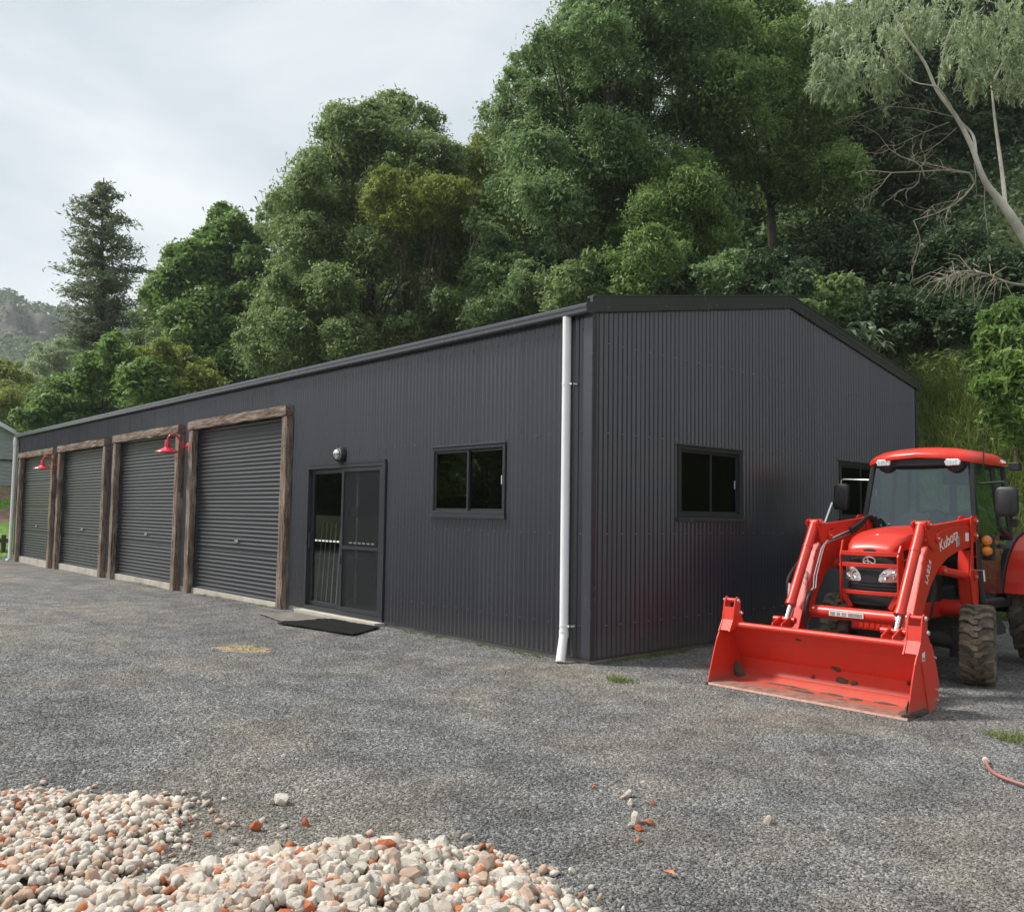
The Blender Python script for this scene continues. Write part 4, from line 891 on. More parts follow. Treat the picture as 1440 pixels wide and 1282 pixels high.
for (x0, x1, si) in ((BX0, BX0+0.115, 1), (BX1-0.115, BX1, -1)):
    for q in (x0-0.004, x1-0.008): obj('bucket_ear', MB().prism(EAR, q, q+0.014, 'x'), M['bucket'], bk, bevel=0.003)
    obj('ear_face', MB().prism([(0.300,0.43),(0.352,0.525),(0.372,0.64),(0.384,0.64),(0.364,0.52),(0.312,0.425)], x0+0.010, x1-0.008, 'x'), M['bucket'], bk)
    cxr = (x0+x1)/2
    for (y, z) in ((0.42,0.700),(0.455,0.585)):
        pn = obj('ear_pin', MB().tube([(x0-0.012,y,z),(x1+0.012,y,z)], 0.020, 14), M['bucket'], bk, smooth=True)
        for e, dd in ((x0-0.012,-1),(x1+0.012,1)): obj('pin_bolt', MB().lathe([(0,0.020),(0.014,0.017)], (e,y,z), (dd,0,0), 8), M['chrome'], pn)
tr_rail = obj('top_rail', MB().tube([(BX0+0.10,0.408,0.478),(BX1-0.10,0.408,0.478)], 0.030, 14).box(BX0+0.02,BX1-0.02,0.412,0.50,0.474,0.490), M['bucket'], bk, smooth=True)
ed = obj('cutting_edge', MB().prism([(0.085,-0.046),(0.30,-0.032),(0.30,-0.022),(0.10,-0.030)], BX0-0.004, BX1+0.004, 'x'), M['edge'], bk)
obj('side_sticker', MB().box(BX1,BX1+0.0015,0.375,0.425,0.37,0.45), M['decal'], bk); obj('side_sticker', MB().box(BX1+0.0016,BX1+0.0025,0.38,0.42,0.375,0.40), M['decalgrey'], bk)
for (y, z) in ((0.63,0.36),(0.665,0.10),(0.672,0.02)): obj('plate_bolt', MB().lathe([(0,0.014),(0.014,0.012)], (BX1,y-0.03,z+0.02), (1,0,0), 6), M['chrome'], bk)
obj('rib_strip', MB().bar((BX1+0.004,0.36,0.36),(BX1+0.004,0.47,-0.03),0.012,0.010,(1,0,0)), M['bucket'], bk)
obj('back_brace', MB().prism([(0.615,0.40),(0.67,0.22),(0.66,0.10),(0.70,0.10),(0.71,0.24),(0.64,0.42)], BX1-0.06, BX1-0.02, 'x'), M['bucket'], bk)
for s in (-1, 1):
    xa = TC+s*0.52
    for q in (-0.085, 0.073): obj('hitch_plate', MB().prism([(0.645,0.06),(0.645,0.20),(0.535,0.37),(0.62,0.46),(0.70,0.42),(0.92,0.20),(0.92,0.12),(0.70,0.05)], xa+q, xa+q+0.012, 'x'), M['red'], bk)
# caked mud: irregular lumps pressed onto the bucket
def mud_lump(p, u_, v_, nrm_, ru, rv, h, seed):
    rg = np.random.default_rng(seed); n = 14; mb = MB(); p, u_, v_, nrm_ = map(lambda a: np.array(a, float), (p, u_, v_, nrm_)); vs = [p+nrm_*h]
    ph = rg.uniform(0, 6, 3)
    for ring_, hh in ((0.5,0.75),(0.85,0.35),(1.0,-0.004/h)):
        for k in range(n):
            a_ = 2*math.pi*k/n; w_ = ring_*(1+0.22*math.sin(2*a_+ph[0])+0.16*math.sin(3*a_+ph[1])+rg.uniform(-.12,.12))
            vs.append(p+u_*ru*w_*math.cos(a_)+v_*rv*w_*math.sin(a_)+nrm_*h*(hh+rg.uniform(-.15,.15)*(hh > 0)))
    fs = [(0,1+k,1+(k+1) % n) for k in range(n)]+[(1+r*n+k,1+(r+1)*n+k,1+(r+1)*n+(k+1) % n,1+r*n+(k+1) % n) for r in range(2) for k in range(n)]
    return mb.add(vs, fs)
bu, bv, bn = (1,0,0), (0,-0.52,0.855), (0,-0.855,-0.52)
lw, ln = (0,-0.05,1), (0,-1,-0.05)
for i, (x, y, z, ru, rv, kind) in enumerate([(1.42,0.535,0.01,0.07,0.09,'v'),(2.36,0.606,0.168,0.045,0.026,'b'),(2.40,0.622,0.075,0.05,0.03,'v'),(2.51,0.622,0.07,0.03,0.022,'v'),(2.13,0.618,0.07,0.018,0.012,'v'),(2.98,0.617,0.14,0.018,0.016,'v'),(2.08,0.46,0.40,0.03,0.010,'b'),
        (2.15,0.40,-0.028,0.16,0.035,'f'),(2.40,0.46,-0.026,0.10,0.03,'f'),(2.62,0.44,-0.027,0.07,0.04,'f'),(2.85,0.47,-0.026,0.11,0.022,'f'),(1.95,0.49,-0.026,0.22,0.012,'f'),(3.14,0.26,-0.02,0.05,0.16,'f'),(1.37,0.13,-0.035,0.03,0.05,'f'),(2.55,0.33,-0.030,0.06,0.02,'f')]):
    if kind == 'f': mb = mud_lump((x,y,z), (1,0,0), (0,1,0), (0,-0.03,1), ru, rv, 0.012, i)
    elif kind == 'b': mb = mud_lump((x,y,z), bu, bv, bn, ru, rv, 0.006, i)
    else: mb = mud_lump((x,y,z), (1,0,0), lw, ln, ru, rv, 0.010 if i else 0.03, i)
    obj('caked_mud', mb, M['mud'], bk)
obj('caked_mud', mud_lump((3.185,0.16,0.02), (0,0.35,1), (0,1,0), (-1,0,0), 0.09, 0.05, 0.03, 77), M['mud'], bk)
obj('caked_mud', mud_lump((3.201,0.30,-0.02), (0,1,0), (0,0,1), (1,0,0), 0.20, 0.035, 0.012, 78), M['mud'], bk)

# cab
def quad_panel(name, pts, m, parent, th=0.006):
    p = [np.array(a, float) for a in pts]; n_ = np.cross(p[1]-p[0], p[3]-p[0]); n_ = n_/np.linalg.norm(n_)*th/2
    return obj(name, MB().add([a-n_ for a in p]+[a+n_ for a in p], [(3,2,1,0),(4,5,6,7),(0,1,5,4),(1,2,6,5),(2,3,7,6),(3,0,4,7)]), m, parent)
FB, FT, YR = 2.47, 2.58, 3.46          # windscreen foot, head; cab rear
A = lambda s: [np.array((TC+s*0.600,2.52,0.68)), np.array((TC+s*0.570,FB,1.36)), np.array((TC+s*0.500,FT,2.06))]
Bp = lambda s: [np.array((TC+s*0.59,3.06,0.68)), np.array((TC+s*0.565,3.12,1.40)), np.array((TC+s*0.500,3.10,2.06))]
Cp = lambda s: [np.array((TC+s*0.55,YR,1.30)), np.array((TC+s*0.490,YR-0.02,2.06))]
cab = obj('cab_frame', MB().bar(A(-1)[1],A(1)[1],0.05,0.05,(0,0,1)).bar(A(-1)[2],A(1)[2],0.05,0.05,(0,0,1)).bar(Cp(-1)[1],Cp(1)[1],0.05,0.05).bar(Cp(-1)[0],Cp(1)[0],0.05,0.05), M['black'], tr)
for s in (-1, 1):
    a, b, c_ = A(s), Bp(s), Cp(s)
    obj('front_pillar', MB().tube([a[0],a[1],a[2]], 0.030, 8), M['black'], cab, smooth=True)
    obj('middle_pillar', MB().tube([b[1],b[2]], 0.026, 8), M['black'], cab, smooth=True); obj('rear_pillar', MB().tube([c_[0],c_[1]], 0.028, 8), M['black'], cab, smooth=True)
    obj('roof_rail', MB().tube([a[2],b[2],c_[1]], 0.028, 8), M['black'], cab, smooth=True)
    obj('door_sill_bar', MB().tube([a[0],b[0]], 0.028, 8), M['black'], cab, smooth=True); obj('rear_quarter_bar', MB().tube([b[1],c_[0]], 0.028, 8), M['black'], cab, smooth=True)
    dr = quad_panel('door_glass', [a[1]+(0,.03,0),b[1]-(0,.03,0),b[2]-(0,.03,.03),a[2]+(0,.03,-.03)], M['cabglass'], cab)
    quad_panel('door_glass', [a[0]+(0,.03,.03),b[0]+(0,-.0,.03),b[1]-(0,.03,0.004),a[1]+(0,.03,-0.004)], M['cabglass'], cab)
    obj('door_lever', MB().box(TC+s*0.60-.012,TC+s*0.60+.025,2.96,3.04,1.20,1.24), M['black'], dr)
    quad_panel('quarter_glass', [b[1]+(0,.03,.02),c_[0]+(0,-.03,.02),c_[1]+(0,-.03,-.03),b[2]+(0,.03,-.03)], M['cabglass'], cab)
a, b = A(-1), A(1)
ws = quad_panel('windscreen', [a[1]+(.03,0,.02),b[1]+(-.03,0,.02),b[2]+(-.03,0,-.02),a[2]+(.03,0,-.02)], M['cabglass'], cab)
quad_panel('rear_glass', [Cp(1)[0]+(-.03,0,.03),Cp(-1)[0]+(.03,0,.03),Cp(-1)[1]+(.03,0,-.03),Cp(1)[1]+(-.03,0,-.03)], M['cabglass'], cab)
obj('wiper', MB().tube([(TC+0.46,2.455,1.42),(TC+0.30,2.462,1.405),(TC+0.06,2.458,1.375)], 0.009, 6), M['black'], ws); obj('wiper', MB().tube([(TC+0.38,2.44,1.36),(TC+0.36,2.455,1.44)], 0.012, 6), M['black'], ws)
obj('cowl', MB().prism([(2.40,1.20),(2.40,1.36),(2.47,1.40),(2.66,1.42),(2.66,1.10)], TC-0.50, TC+0.50, 'x'), M['black'], cab, bevel=0.02)
obj('dashboard', MB().lathe([(0,0.20),(0.16,0.185),(0.20,0.13)], (TC-0.10,2.60,1.36), (0,1,0), 22), M['seat'], cab, smooth=True)
sw = [(TC-0.02+0.19*math.cos(k*math.pi/14),2.82+0.12*math.sin(k*math.pi/14),1.44+0.14*math.sin(k*math.pi/14)) for k in range(29)]
stw = obj('steering_wheel', MB().tube(sw, 0.016, 8, False), M['black'], tr, smooth=True)
obj('steering_column', MB().tube([(TC-0.02,2.82,1.44),(TC-0.02,2.66,1.15)], 0.025, 8), M['black'], stw)
obj('wheel_spoke', MB().bar((TC-0.20,2.82,1.44),(TC+0.16,2.82,1.44),0.03,0.015), M['black'], stw)
se = obj('seat', MB().box(TC-0.24,TC+0.24,2.96,3.30,0.98,1.10), M['seat'], tr, bevel=0.04)
obj('seat_back', MB().prism([(3.24,1.05),(3.32,1.05),(3.42,1.50),(3.38,1.58),(3.31,1.56)], TC-0.23, TC+0.23, 'x'), M['seat'], se, bevel=0.035)
obj('seat_base', MB().box(TC-0.2,TC+0.2,2.98,3.28,0.68,0.978), M['black'], se)
obj('rear_post', MB().box(TC-0.05,TC+0.02,3.42,3.45,1.3,2.04), M['black'], cab)
obj('interior_box', MB().box(TC-0.02,TC+0.24,3.15,3.35,1.86,2.02), M['seat'], cab, bevel=0.02)
# roof
OUT = [(-.46,2.50),(-.24,2.462),(0,2.452),(.24,2.462),(.46,2.50),(.535,2.56),(.56,2.72),(.565,2.95),(.56,3.20),(.545,3.42),(.42,3.54),(0,3.57),(-.42,3.54),(-.545,3.42),(-.56,3.20),(-.565,2.95),(-.56,2.72),(-.535,2.56)]
def loop(sc, z, dz=0.0):
    L_ = []
    for (x, y) in OUT: L_.append((TC+x*sc, 3.0+(y-3.0)*sc, z-dz*1.5*abs(x)**2))
    return L_
lv = [loop(0.93,2.112,.12), loop(0.995,2.118,.15), loop(1.0,2.145,.15), loop(0.98,2.170,.14), loop(0.92,2.195,.11), loop(0.80,2.222,.08), loop(0.55,2.238,.04), loop(0.2,2.244,.0)]
n = len(OUT); vs = [p for l_ in lv for p in l_]
fs = [(i*n+k, i*n+(k+1) % n, (i+1)*n+(k+1) % n, (i+1)*n+k) for i in range(len(lv)-1) for k in range(n)]+[tuple(range(n-1,-1,-1)), tuple(range((len(lv)-1)*n, len(lv)*n))]
roof = obj('cab_roof', MB().add(vs, fs), M['red'], tr, smooth=True)
IN = [(TC+x*0.93, 3.0+(y-3.0)*0.93) for (x, y) in OUT]
obj('roof_underside', MB().prism(IN, 2.03, 2.085, 'z'), M['black'], roof, bevel=0.01)
vis = [(-.46,2.545),(-.2,2.495),(0,2.487),(.2,2.495),(.46,2.545),(.46,2.62),(-.46,2.62)]
obj('roof_visor', MB().prism([(TC+x, y) for x, y in vis], 2.035, 2.112, 'z'), M['black'], roof, bevel=0.008)
for s in (-1, 1):
    p = at_y(1243, 651, 2.50) if s < 0 else at_y(1340, 650, 2.50)
    cx_, cz_ = p[0], p[2]
    obj('light_housing', MB().lathe([(0,0.085),(0.07,0.085),(0.09,0.06)], (cx_, 2.60, cz_-0.012), (0,-1,0), 18), M['black'], roof, smooth=True)
    wl_ = obj('work_light', MB().prism([(cx_-0.080,cz_+0.010),(cx_-0.060,cz_+0.034),(cx_+0.055,cz_+0.036),(cx_+0.080,cz_+0.012),(cx_+0.068,cz_-0.030),(cx_-0.062,cz_-0.034)], 2.478, 2.505, 'y'), M['clear'], roof, bevel=0.006)
    for k in range(4): obj('lens_rib', MB().box(cx_-0.05+k*0.027,cx_-0.042+k*0.027,2.4745,2.4775,cz_-0.022,cz_+0.022), M['chrome'], wl_)
text_mesh('roof_lettering', 'Kubota', 0.050, (TC+0.567,3.18,2.080), (0,1,0), (0,0,1), M['decal'], roof)
# mirrors
for s, (mx_, my_, mz_, tw) in ((-1, (1.375,2.62,1.72,0.085)), (1, (3.075,2.62,1.665,0.100))):
    mb = MB(); n = 16; vs = []
    for (d, k_) in ((-0.035,0.80),(-0.02,1.0),(0.03,1.0),(0.035,0.92)):
        for q in range(n):
            a_ = 2*math.pi*(q+.5)/n; ex = 0.42
            cx_ = math.copysign(abs(math.cos(a_))**ex, math.cos(a_)); sz_ = math.copysign(abs(math.sin(a_))**ex, math.sin(a_))
            vs.append((mx_+tw*k_*cx_+(-0.012 if s < 0 else 0.0)*sz_*-1, my_+d, mz_+0.145*k_*sz_))
    fs = [(i*n+k, i*n+(k+1) % n, (i+1)*n+(k+1) % n, (i+1)*n+k) for i in range(3) for k in range(n)]+[tuple(range(n-1,-1,-1)), tuple(range(3*n, 4*n))]
    mir = obj('mirror', mb.add(vs, fs), M['black'], tr, smooth=True)
    obj('mirror_glass', MB().box(mx_-tw*.85,mx_+tw*.85,my_+0.036,my_+0.038,mz_-0.12,mz_+0.12), M['chrome'], mir)
    px_ = TC+s*0.545
    obj('mirror_arm', MB().tube([(mx_,my_,mz_+0.12),(mx_,my_,mz_+0.185),(mx_-s*0.03,my_,mz_+0.195),(px_,2.58,mz_+0.18)], 0.012, 8), M['chrome' if s < 0 else 'black'], mir, smooth=True)
    if s > 0: obj('lower_mirror', MB().box(3.06,3.13,2.72,2.76,1.42,1.50).tube([(3.09,2.72,1.47),(3.08,2.66,1.60)], 0.012, 6), M['black'], mir, bevel=0.01)
_l = at_y(1428, 656, 3.2); obj('rear_work_lamp', MB().tube([(TC+0.5,3.2,_l[2]),(_l[0],3.2,_l[2])], 0.012, 6).box(_l[0]-.05,_l[0]+.05,3.14,3.24,_l[2]-.04,_l[2]+.04), M['black'], cab, bevel=0.01)
obj('antenna', MB().tube([(TC+0.585,2.66,1.95),(TC+0.585,2.67,2.12),(TC+0.585,2.69,2.34)], 0.006, 6), M['black'], cab)
# rear fenders
for s in (-1, 1):
    cy_, cz_, R_ = 3.98, 0.60, 0.745; arc = [math.radians(q) for q in range(170, 24, -10)]
    o_ = [(cy_+R_*math.cos(q), cz_+R_*math.sin(q)) for q in arc]; i_ = [(cy_+(R_-0.025)*math.cos(q), cz_+(R_-0.025)*math.sin(q)) for q in arc[::-1]]
    x0, x1 = TC+s*0.545, TC+s*0.90
    fd = obj('rear_fender', MB().prism(o_+i_, min(x0,x1), max(x0,x1), 'x'), M['red'], tr, bevel=0.008)
    o2 = [(cy_+(R_+0.03)*math.cos(q), cz_+(R_+0.03)*math.sin(q)) for q in arc]; i2 = [(cy_+(R_-0.04)*math.cos(q), cz_+(R_-0.04)*math.sin(q)) for q in arc[::-1]]
    xa_, xb_ = TC+s*0.478, TC+s*0.543
    obj('fender_moulding', MB().prism(o2+i2, min(xa_,xb_), max(xa_,xb_), 'x'), M['black'], fd, bevel=0.008)
    obj('fender_wall', MB().prism([(cy_+(R_-0.03)*math.cos(q), cz_+(R_-0.03)*math.sin(q)) for q in arc]+[(4.5,0.66),(3.25,0.66)], TC+s*0.465-.01, TC+s*0.465+.01, 'x'), M['black'], fd)
    # turn signal
    p = at_y(1387, 768, 2.56) if s > 0 else np.array((TC-(at_y(1387,768,2.56)[0]-TC), 2.56, at_y(1387,768,2.56)[2]))
    hs = obj('signal_housing', MB().prism([(p[2]-0.13,2.58),(p[2]+0.10,2.58),(p[2]+0.11,2.62),(p[2]-0.15,2.64)], 0, 1, 'y') if False else MB().box(p[0]-0.045,p[0]+0.060,2.575,2.63,p[2]-0.135,p[2]+0.105), M['black'], tr, bevel=0.015)
    for dz in (0.055,-0.045): obj('turn_signal', MB().lathe([(0,0.052),(0.03,0.050),(0.05,0.036),(0.056,0.012)], (p[0],2.575,p[2]+dz), (0.25*s,-1,0), 18), M['amber'], hs, smooth=True)
    sp = obj('cab_step', MB().prism([(2.56,0.64),(2.60,0.64),(2.92,0.42),(2.92,0.36),(2.70,0.36)], TC+s*0.66-.012, TC+s*0.66+.012, 'x'), M['blackdirty'], tr, bevel=0.004)
    obj('step_tread', MB().box(min(TC+s*.50,TC+s*.648),max(TC+s*.50,TC+s*.648),2.66,2.93,0.36,0.385), M['blackdirty'], sp)

# ------------------------------------------------------------------ vegetation
def unit(a): return a/(np.linalg.norm(a, axis=-1, keepdims=True)+1e-9)
def leaf_quads(c, nrm, dirv, ln, wd):
    # rhombic leaves, slightly folded: 4 vertices each
    dirv = unit(dirv-nrm*np.sum(dirv*nrm, -1, keepdims=True)); sdv = np.cross(nrm, dirv)
    ln = ln[:, None]; wd = wd[:, None]
    v = np.stack([c-dirv*ln*.5, c+sdv*wd*.5-dirv*ln*.08+nrm*wd*.12, c+dirv*ln*.5, c-sdv*wd*.5-dirv*ln*.08+nrm*wd*.12], 1)
    return v.reshape(-1, 3)
def leaf_tris(c, nrm, dirv, ln, wd):
    dirv = unit(dirv-nrm*np.sum(dirv*nrm, -1, keepdims=True)); sdv = np.cross(nrm, dirv); ln = ln[:, None]; wd = wd[:, None]
    return np.stack([c-dirv*ln*.42+sdv*wd*.5, c-dirv*ln*.42-sdv*wd*.5, c+dirv*ln*.58], 1).reshape(-1, 3)
def crown_leaves(blobs, dens, ll, lw, rg, sub=0.40, flat=0.85, tri=True, droop=0.25, hollow=0.30, subn=1.3, ragged=0.42):
    out = []
    for (c, R) in blobs:
        c = np.array(c); k = max(5, int(subn*15*(0.8+0.4*rg.random())))
        d = unit(rg.normal(size=(k, 3))); d[:, 2] = np.where(d[:, 2] < -0.45, -d[:, 2], d[:, 2])
        rad = R*(0.40+0.72*rg.random((k, 1)))*rg.uniform(.75, 1.3, 3)
        sc = c+d*rad*np.array([1, 1, 0.9]); sr = R*sub*(0.45+0.95*rg.random(k)**1.5)
        # leaves of each sub-clump
        n = np.maximum(8, (dens*4*np.pi*sr**2*0.62).astype(int)); idx = np.repeat(np.arange(k), n); N_ = len(idx)
        ld = unit(rg.normal(size=(N_, 3))+d[idx]*0.55+np.array([0, 0, 0.35]))
        rr = (hollow+(1-hollow)*np.sqrt(rg.random((N_, 1))))*(1+ragged*rg.normal(size=(N_, 1)).clip(-2, 2)*rg.random((N_, 1)))
        p = sc[idx]+ld*rr*sr[idx][:, None]*np.array([1.1, 1.1, flat])
        loose = rg.random(N_) < 0.30      # loose leaves blur the clump edges and fill the gaps between them
        p = np.where(loose[:, None], c+rg.normal(size=(N_, 3)).clip(-1.75, 1.75)*R*np.array([.58, .58, .50]), p)
        nr = unit(ld*0.75+np.array([0, 0, 0.45])+rg.normal(size=(N_, 3))*0.55)
        dv = rg.normal(size=(N_, 3))+ld*0.6+np.array([0, 0, -droop*3])
        out.append((leaf_tris if tri else leaf_quads)(p, nr, dv, ll*(0.5+1.0*rg.random(N_)**1.6), lw*(0.6+0.8*rg.random(N_))))
    v = np.concatenate(out); return v, np.arange(len(v)).reshape(-1, 3 if tri else 4)
def limb_path(a, b, rg, n=6, bow=0.12):
    a, b = np.array(a, float), np.array(b, float); L_ = np.linalg.norm(b-a); o = rg.normal(size=3)*L_*bow*0.5; o2 = rg.normal(size=3)*L_*bow*0.3
    return [a+(b-a)*t+o*math.sin(math.pi*t)+o2*math.sin(2*math.pi*t) for t in np.linspace(0, 1, n)]
LEAFCOUNT = [0]
def tree(name, label, t, pix, leaf, bark, dens=330, ll=0.14, lw=0.05, seed=0, trunk=None, cat='tree', group=None, back=0.7, tj=0.06, r0=0.16, rear=True, trunks=1, limbs=True, kw=None, zlift=None):
    """pix: crown clumps as (px, py, radius px) seen at distance t; every clump gets its own depth."""
    rg = np.random.default_rng(seed); blobs = []
    for (x, y, r) in pix:
        tt = t*(1+rg.normal()*tj); R = r*t/FPX; blobs.append((at_t(x, y, tt), R))
        if rear and rg.random() < back:
            q = at_t(x+rg.normal()*r*.5, y+rg.normal()*r*.35, tt+R*(1.2+rg.random())); blobs.append((q, R*0.95))
    cs = np.array([b[0] for b in blobs]); cen = cs.mean(0)
    bx, by = (trunk if trunk is not None else (cen[0], cen[1])); bz = float(ground_z(bx, by))-0.1
    root = empty(name, (bx, by, bz+0.1), label, cat, group)
    top = cs[cs[:, 2] > np.percentile(cs[:, 2], 60)].mean(0)
    mb = MB()
    fork = np.array((bx, by, bz))+(top-np.array((bx, by, bz)))*0.45
    for k in range(trunks):
        off = rg.normal(size=3)*np.array([.8, .8, 0])*(k > 0)
        path = limb_path(np.array((bx, by, bz))+off, fork+off*1.6, rg, 7, 0.025)+limb_path(fork+off*1.6, top+off*2.2, rg, 6, 0.04)[1:]
        mb.tube(path, list(np.linspace(r0, r0*0.25, len(path))), 8)
    tk = obj('trunk', mb, bark, root, smooth=True)
    if limbs:
        mb = MB()
        for (c, R) in blobs:
            if rg.random() < 0.45: continue
            f = rg.uniform(0.25, 0.95); s_ = np.array(path[int(f*(len(path)-1))]); 
            if s_[2] > c[2]: s_ = np.array(path[max(0, int(f*0.5*(len(path)-1)))])
            lp = limb_path(s_, c, rg, 6, 0.10); mb.tube(lp, list(np.linspace(r0*0.16, r0*0.05, 6)), 5, False)
            for q in range(4):
                e = c+unit(rg.normal(size=3)+np.array([0, 0, .3]))*R*0.95; mb.tube(limb_path(lp[3+q % 3], e, rg, 4, 0.2), [r0*.07, r0*.05, r0*.035, r0*.02], 4, False)
        obj('limbs', mb, bark, root)['kind'] = 'stuff'
    v, q = crown_leaves(blobs, dens*1.30, ll*0.90, lw*1.10, rg, **(kw or {})); LEAFCOUNT[0] += len(q)
    o = np_mesh('crown', v, q, leaf, root, q.shape[1] == 3); o['kind'] = 'stuff'
    return root

# --- left: trees beyond the far end of the shed
M['leaf_pine'] = leafmat('grey_pine_leaf', [(0.15,(0.085,0.115,0.060)), (0.5,(0.160,0.205,0.105)), (0.85,(0.27,0.32,0.17))])
def conical():
    rg = np.random.default_rng(5); T = 55.0; u = T/FPX
    top = at_t(146, 250, T); foot = at_t(150, 640, T); bx, by = foot[0], foot[1]; bz = float(ground_z(bx, by))-.1
    root = empty('conical_tree', (bx, by, bz+.1), 'tall dark conical tree standing alone against the sky', 'tree')
    path = limb_path((bx,by,bz), top, rg, 12, .01); obj('trunk', MB().tube(path, list(np.linspace(.34,.03,12)), 8), M['darkbark'], root, smooth=True)
    prof_y = [250,262,280,300,330,360,385,410,440,480,520]; prof_r = [3,14,26,42,52,58,72,60,50,42,30]
    mb = MB(); out = []
    for k in range(165):
        py = 252+(rg.random()**.85)*255; rr = np.interp(py, prof_y, prof_r)*u*rg.uniform(.55,1.12); a_ = rg.uniform(0, 2*math.pi); zc = at_t(148, py, T)[2]
        s_ = np.array((bx+(top[0]-bx)*.9, by+(top[1]-by)*.9, zc)); e = s_+np.array((math.cos(a_), math.sin(a_), rg.uniform(-.05,.30)))*rr
        lp = limb_path(s_, e, rg, 6, .08); mb.tube(lp, list(np.linspace(.045,.012,6)), 4, False)
        n = int(24+rr*42); f = rg.random(n)**.7; P = s_+(e-s_)*f[:,None]+rg.normal(size=(n,3))*np.array([.26,.26,.16])*(.45+.55*f[:,None])*min(1.0,.45+rr*.25)
        nr = unit(rg.normal(size=(n,3))*.7+np.array([0,0,.6])); dv = unit(e-s_)+rg.normal(size=(n,3))*.7+np.array([0,0,-.2])
        out.append(leaf_quads(P, nr, dv, .24+.16*rg.random(n), .07+.05*rg.random(n)))
    obj('limbs', mb, M['darkbark'], root)['kind'] = 'stuff'
    v = np.concatenate(out); LEAFCOUNT[0] += len(v)//4; np_mesh('crown', v, np.arange(len(v)).reshape(-1,4), M['leaf_pine'], root)['kind'] = 'stuff'
conical()
tree('vine_tree', 'tall tree smothered in glossy creeper left of centre', 46, [(322,328,22),(348,340,22),(300,338,16),(360,372,26),(265,365,24),(290,375,30),(250,392,24),(328,385,32),(285,415,36),(240,420,20),(330,430,32),(360,415,24),(285,460,38),(325,470,32),(355,460,20),(290,505,40),(335,510,30),(262,490,28)],
     M['leaf_lime'], M['darkbark'], 130, 0.27, 0.14, 2, r0=0.3, tj=0.02, kw=dict(ragged=0.5, hollow=0.6))
tree('round_tree', 'grey-green round-topped tree behind the creeper tree', 62, [(222,400,20),(230,430,26),(215,460,26),(240,480,30),(205,490,24),(255,440,22)], M['leaf_olive'], M['bark'], 130, 0.28, 0.11, 3, r0=0.25)
tree('spreading_shrub', 'broad leafy green shrub rising over the far gutter', 41, [(160,500,22),(130,525,28),(175,535,34),(100,550,26),(140,560,34),(205,545,30),(70,575,22),(105,588,26),(160,590,30),(215,575,26),(45,592,18)], M['leaf_lime'], M['darkbark'], 170, 0.27, 0.12, 4, cat='shrub', r0=0.12, kw=dict(ragged=0.45, hollow=0.55))
tree('yellow_shrub', 'yellow-green shrub between the broad shrub and the creeper tree', 39, [(225,505,22),(255,530,26),(235,545,22),(280,545,24),(205,510,16),(265,560,22),(300,550,22)], M['leaf_yellow'], M['darkbark'], 230, 0.20, 0.09, 5, cat='shrub', r0=0.1)
tree('edge_tree', 'yellowish tree at the left edge behind the house', 52, [(8,535,26),(-8,555,30),(22,562,22),(0,580,26),(32,585,18),(-25,530,30)], M['leaf_yellow'], M['bark'], 150, 0.26, 0.09, 6, r0=0.18)
tree('feathery_tree', 'pale feathery flat-topped tree in front of the far cliffs', 80, [(88,492,18),(70,505,18),(105,505,18),(52,520,16),(85,520,20),(38,540,14),(112,485,14)], M['leaf_gum'], M['gumbark'], 90, 0.30, 0.08, 7, r0=0.16, kw=dict(flat=0.45, ragged=0.4))
# --- centre
tree('olive_tree', 'olive-green small tree leaning over the middle of the gutter', 35, [(395,408,24),(430,398,28),(470,405,28),(505,418,24),(380,435,26),(420,440,36),(465,445,36),(510,450,28),(400,475,32),(450,485,36),(500,485,30),(365,470,22),(375,505,26),(425,515,30),(530,470,24)], M['leaf_olive'], M['bark'], 240, 0.17, 0.065, 8, r0=0.13, trunk=None)
tree('broad_tree', 'broad grey-green tree crown right of the creeper tree, seen against sky', 35, [(488,172,24),(525,166,26),(568,172,26),(462,196,22),(606,190,24),(500,205,36),(550,205,38),(595,222,34),(430,248,26),(465,240,36),(515,255,40),(570,262,40),(628,236,24),(405,290,26),(440,290,38),(485,310,40),(540,312,40),(600,300,38),(398,330,20),(430,340,32),(470,360,36),(525,365,40),(580,358,40),(410,372,20),(445,390,26),(630,330,34),(640,380,34)],
     M['leaf_olive'], M['darkbark'], 190, 0.20, 0.07, 9, r0=0.26, kw=dict(ragged=0.5))
tree('wattle_tree', 'yellow-green feathery tree glowing in front of the broad crown', 32, [(548,262,20),(582,258,20),(540,290,26),(572,300,28),(612,268,22),(600,295,20),(640,275,22),(650,305,24),(625,315,20),(560,320,20)], M['leaf_yellow'], M['bark'], 330, 0.15, 0.045, 10, r0=0.12, kw=dict(flat=0.6))
tree('gap_tree', 'slender yellow-olive tree filling the gap beside the tallest crown', 38, [(690,205,22),(672,225,24),(705,235,26),(680,262,32),(665,295,32),(705,290,32),(690,330,34),(660,345,32),(700,370,36),(655,385,30)], M['leaf_yellow'], M['bark'], 170, 0.20, 0.065, 11, r0=0.14)
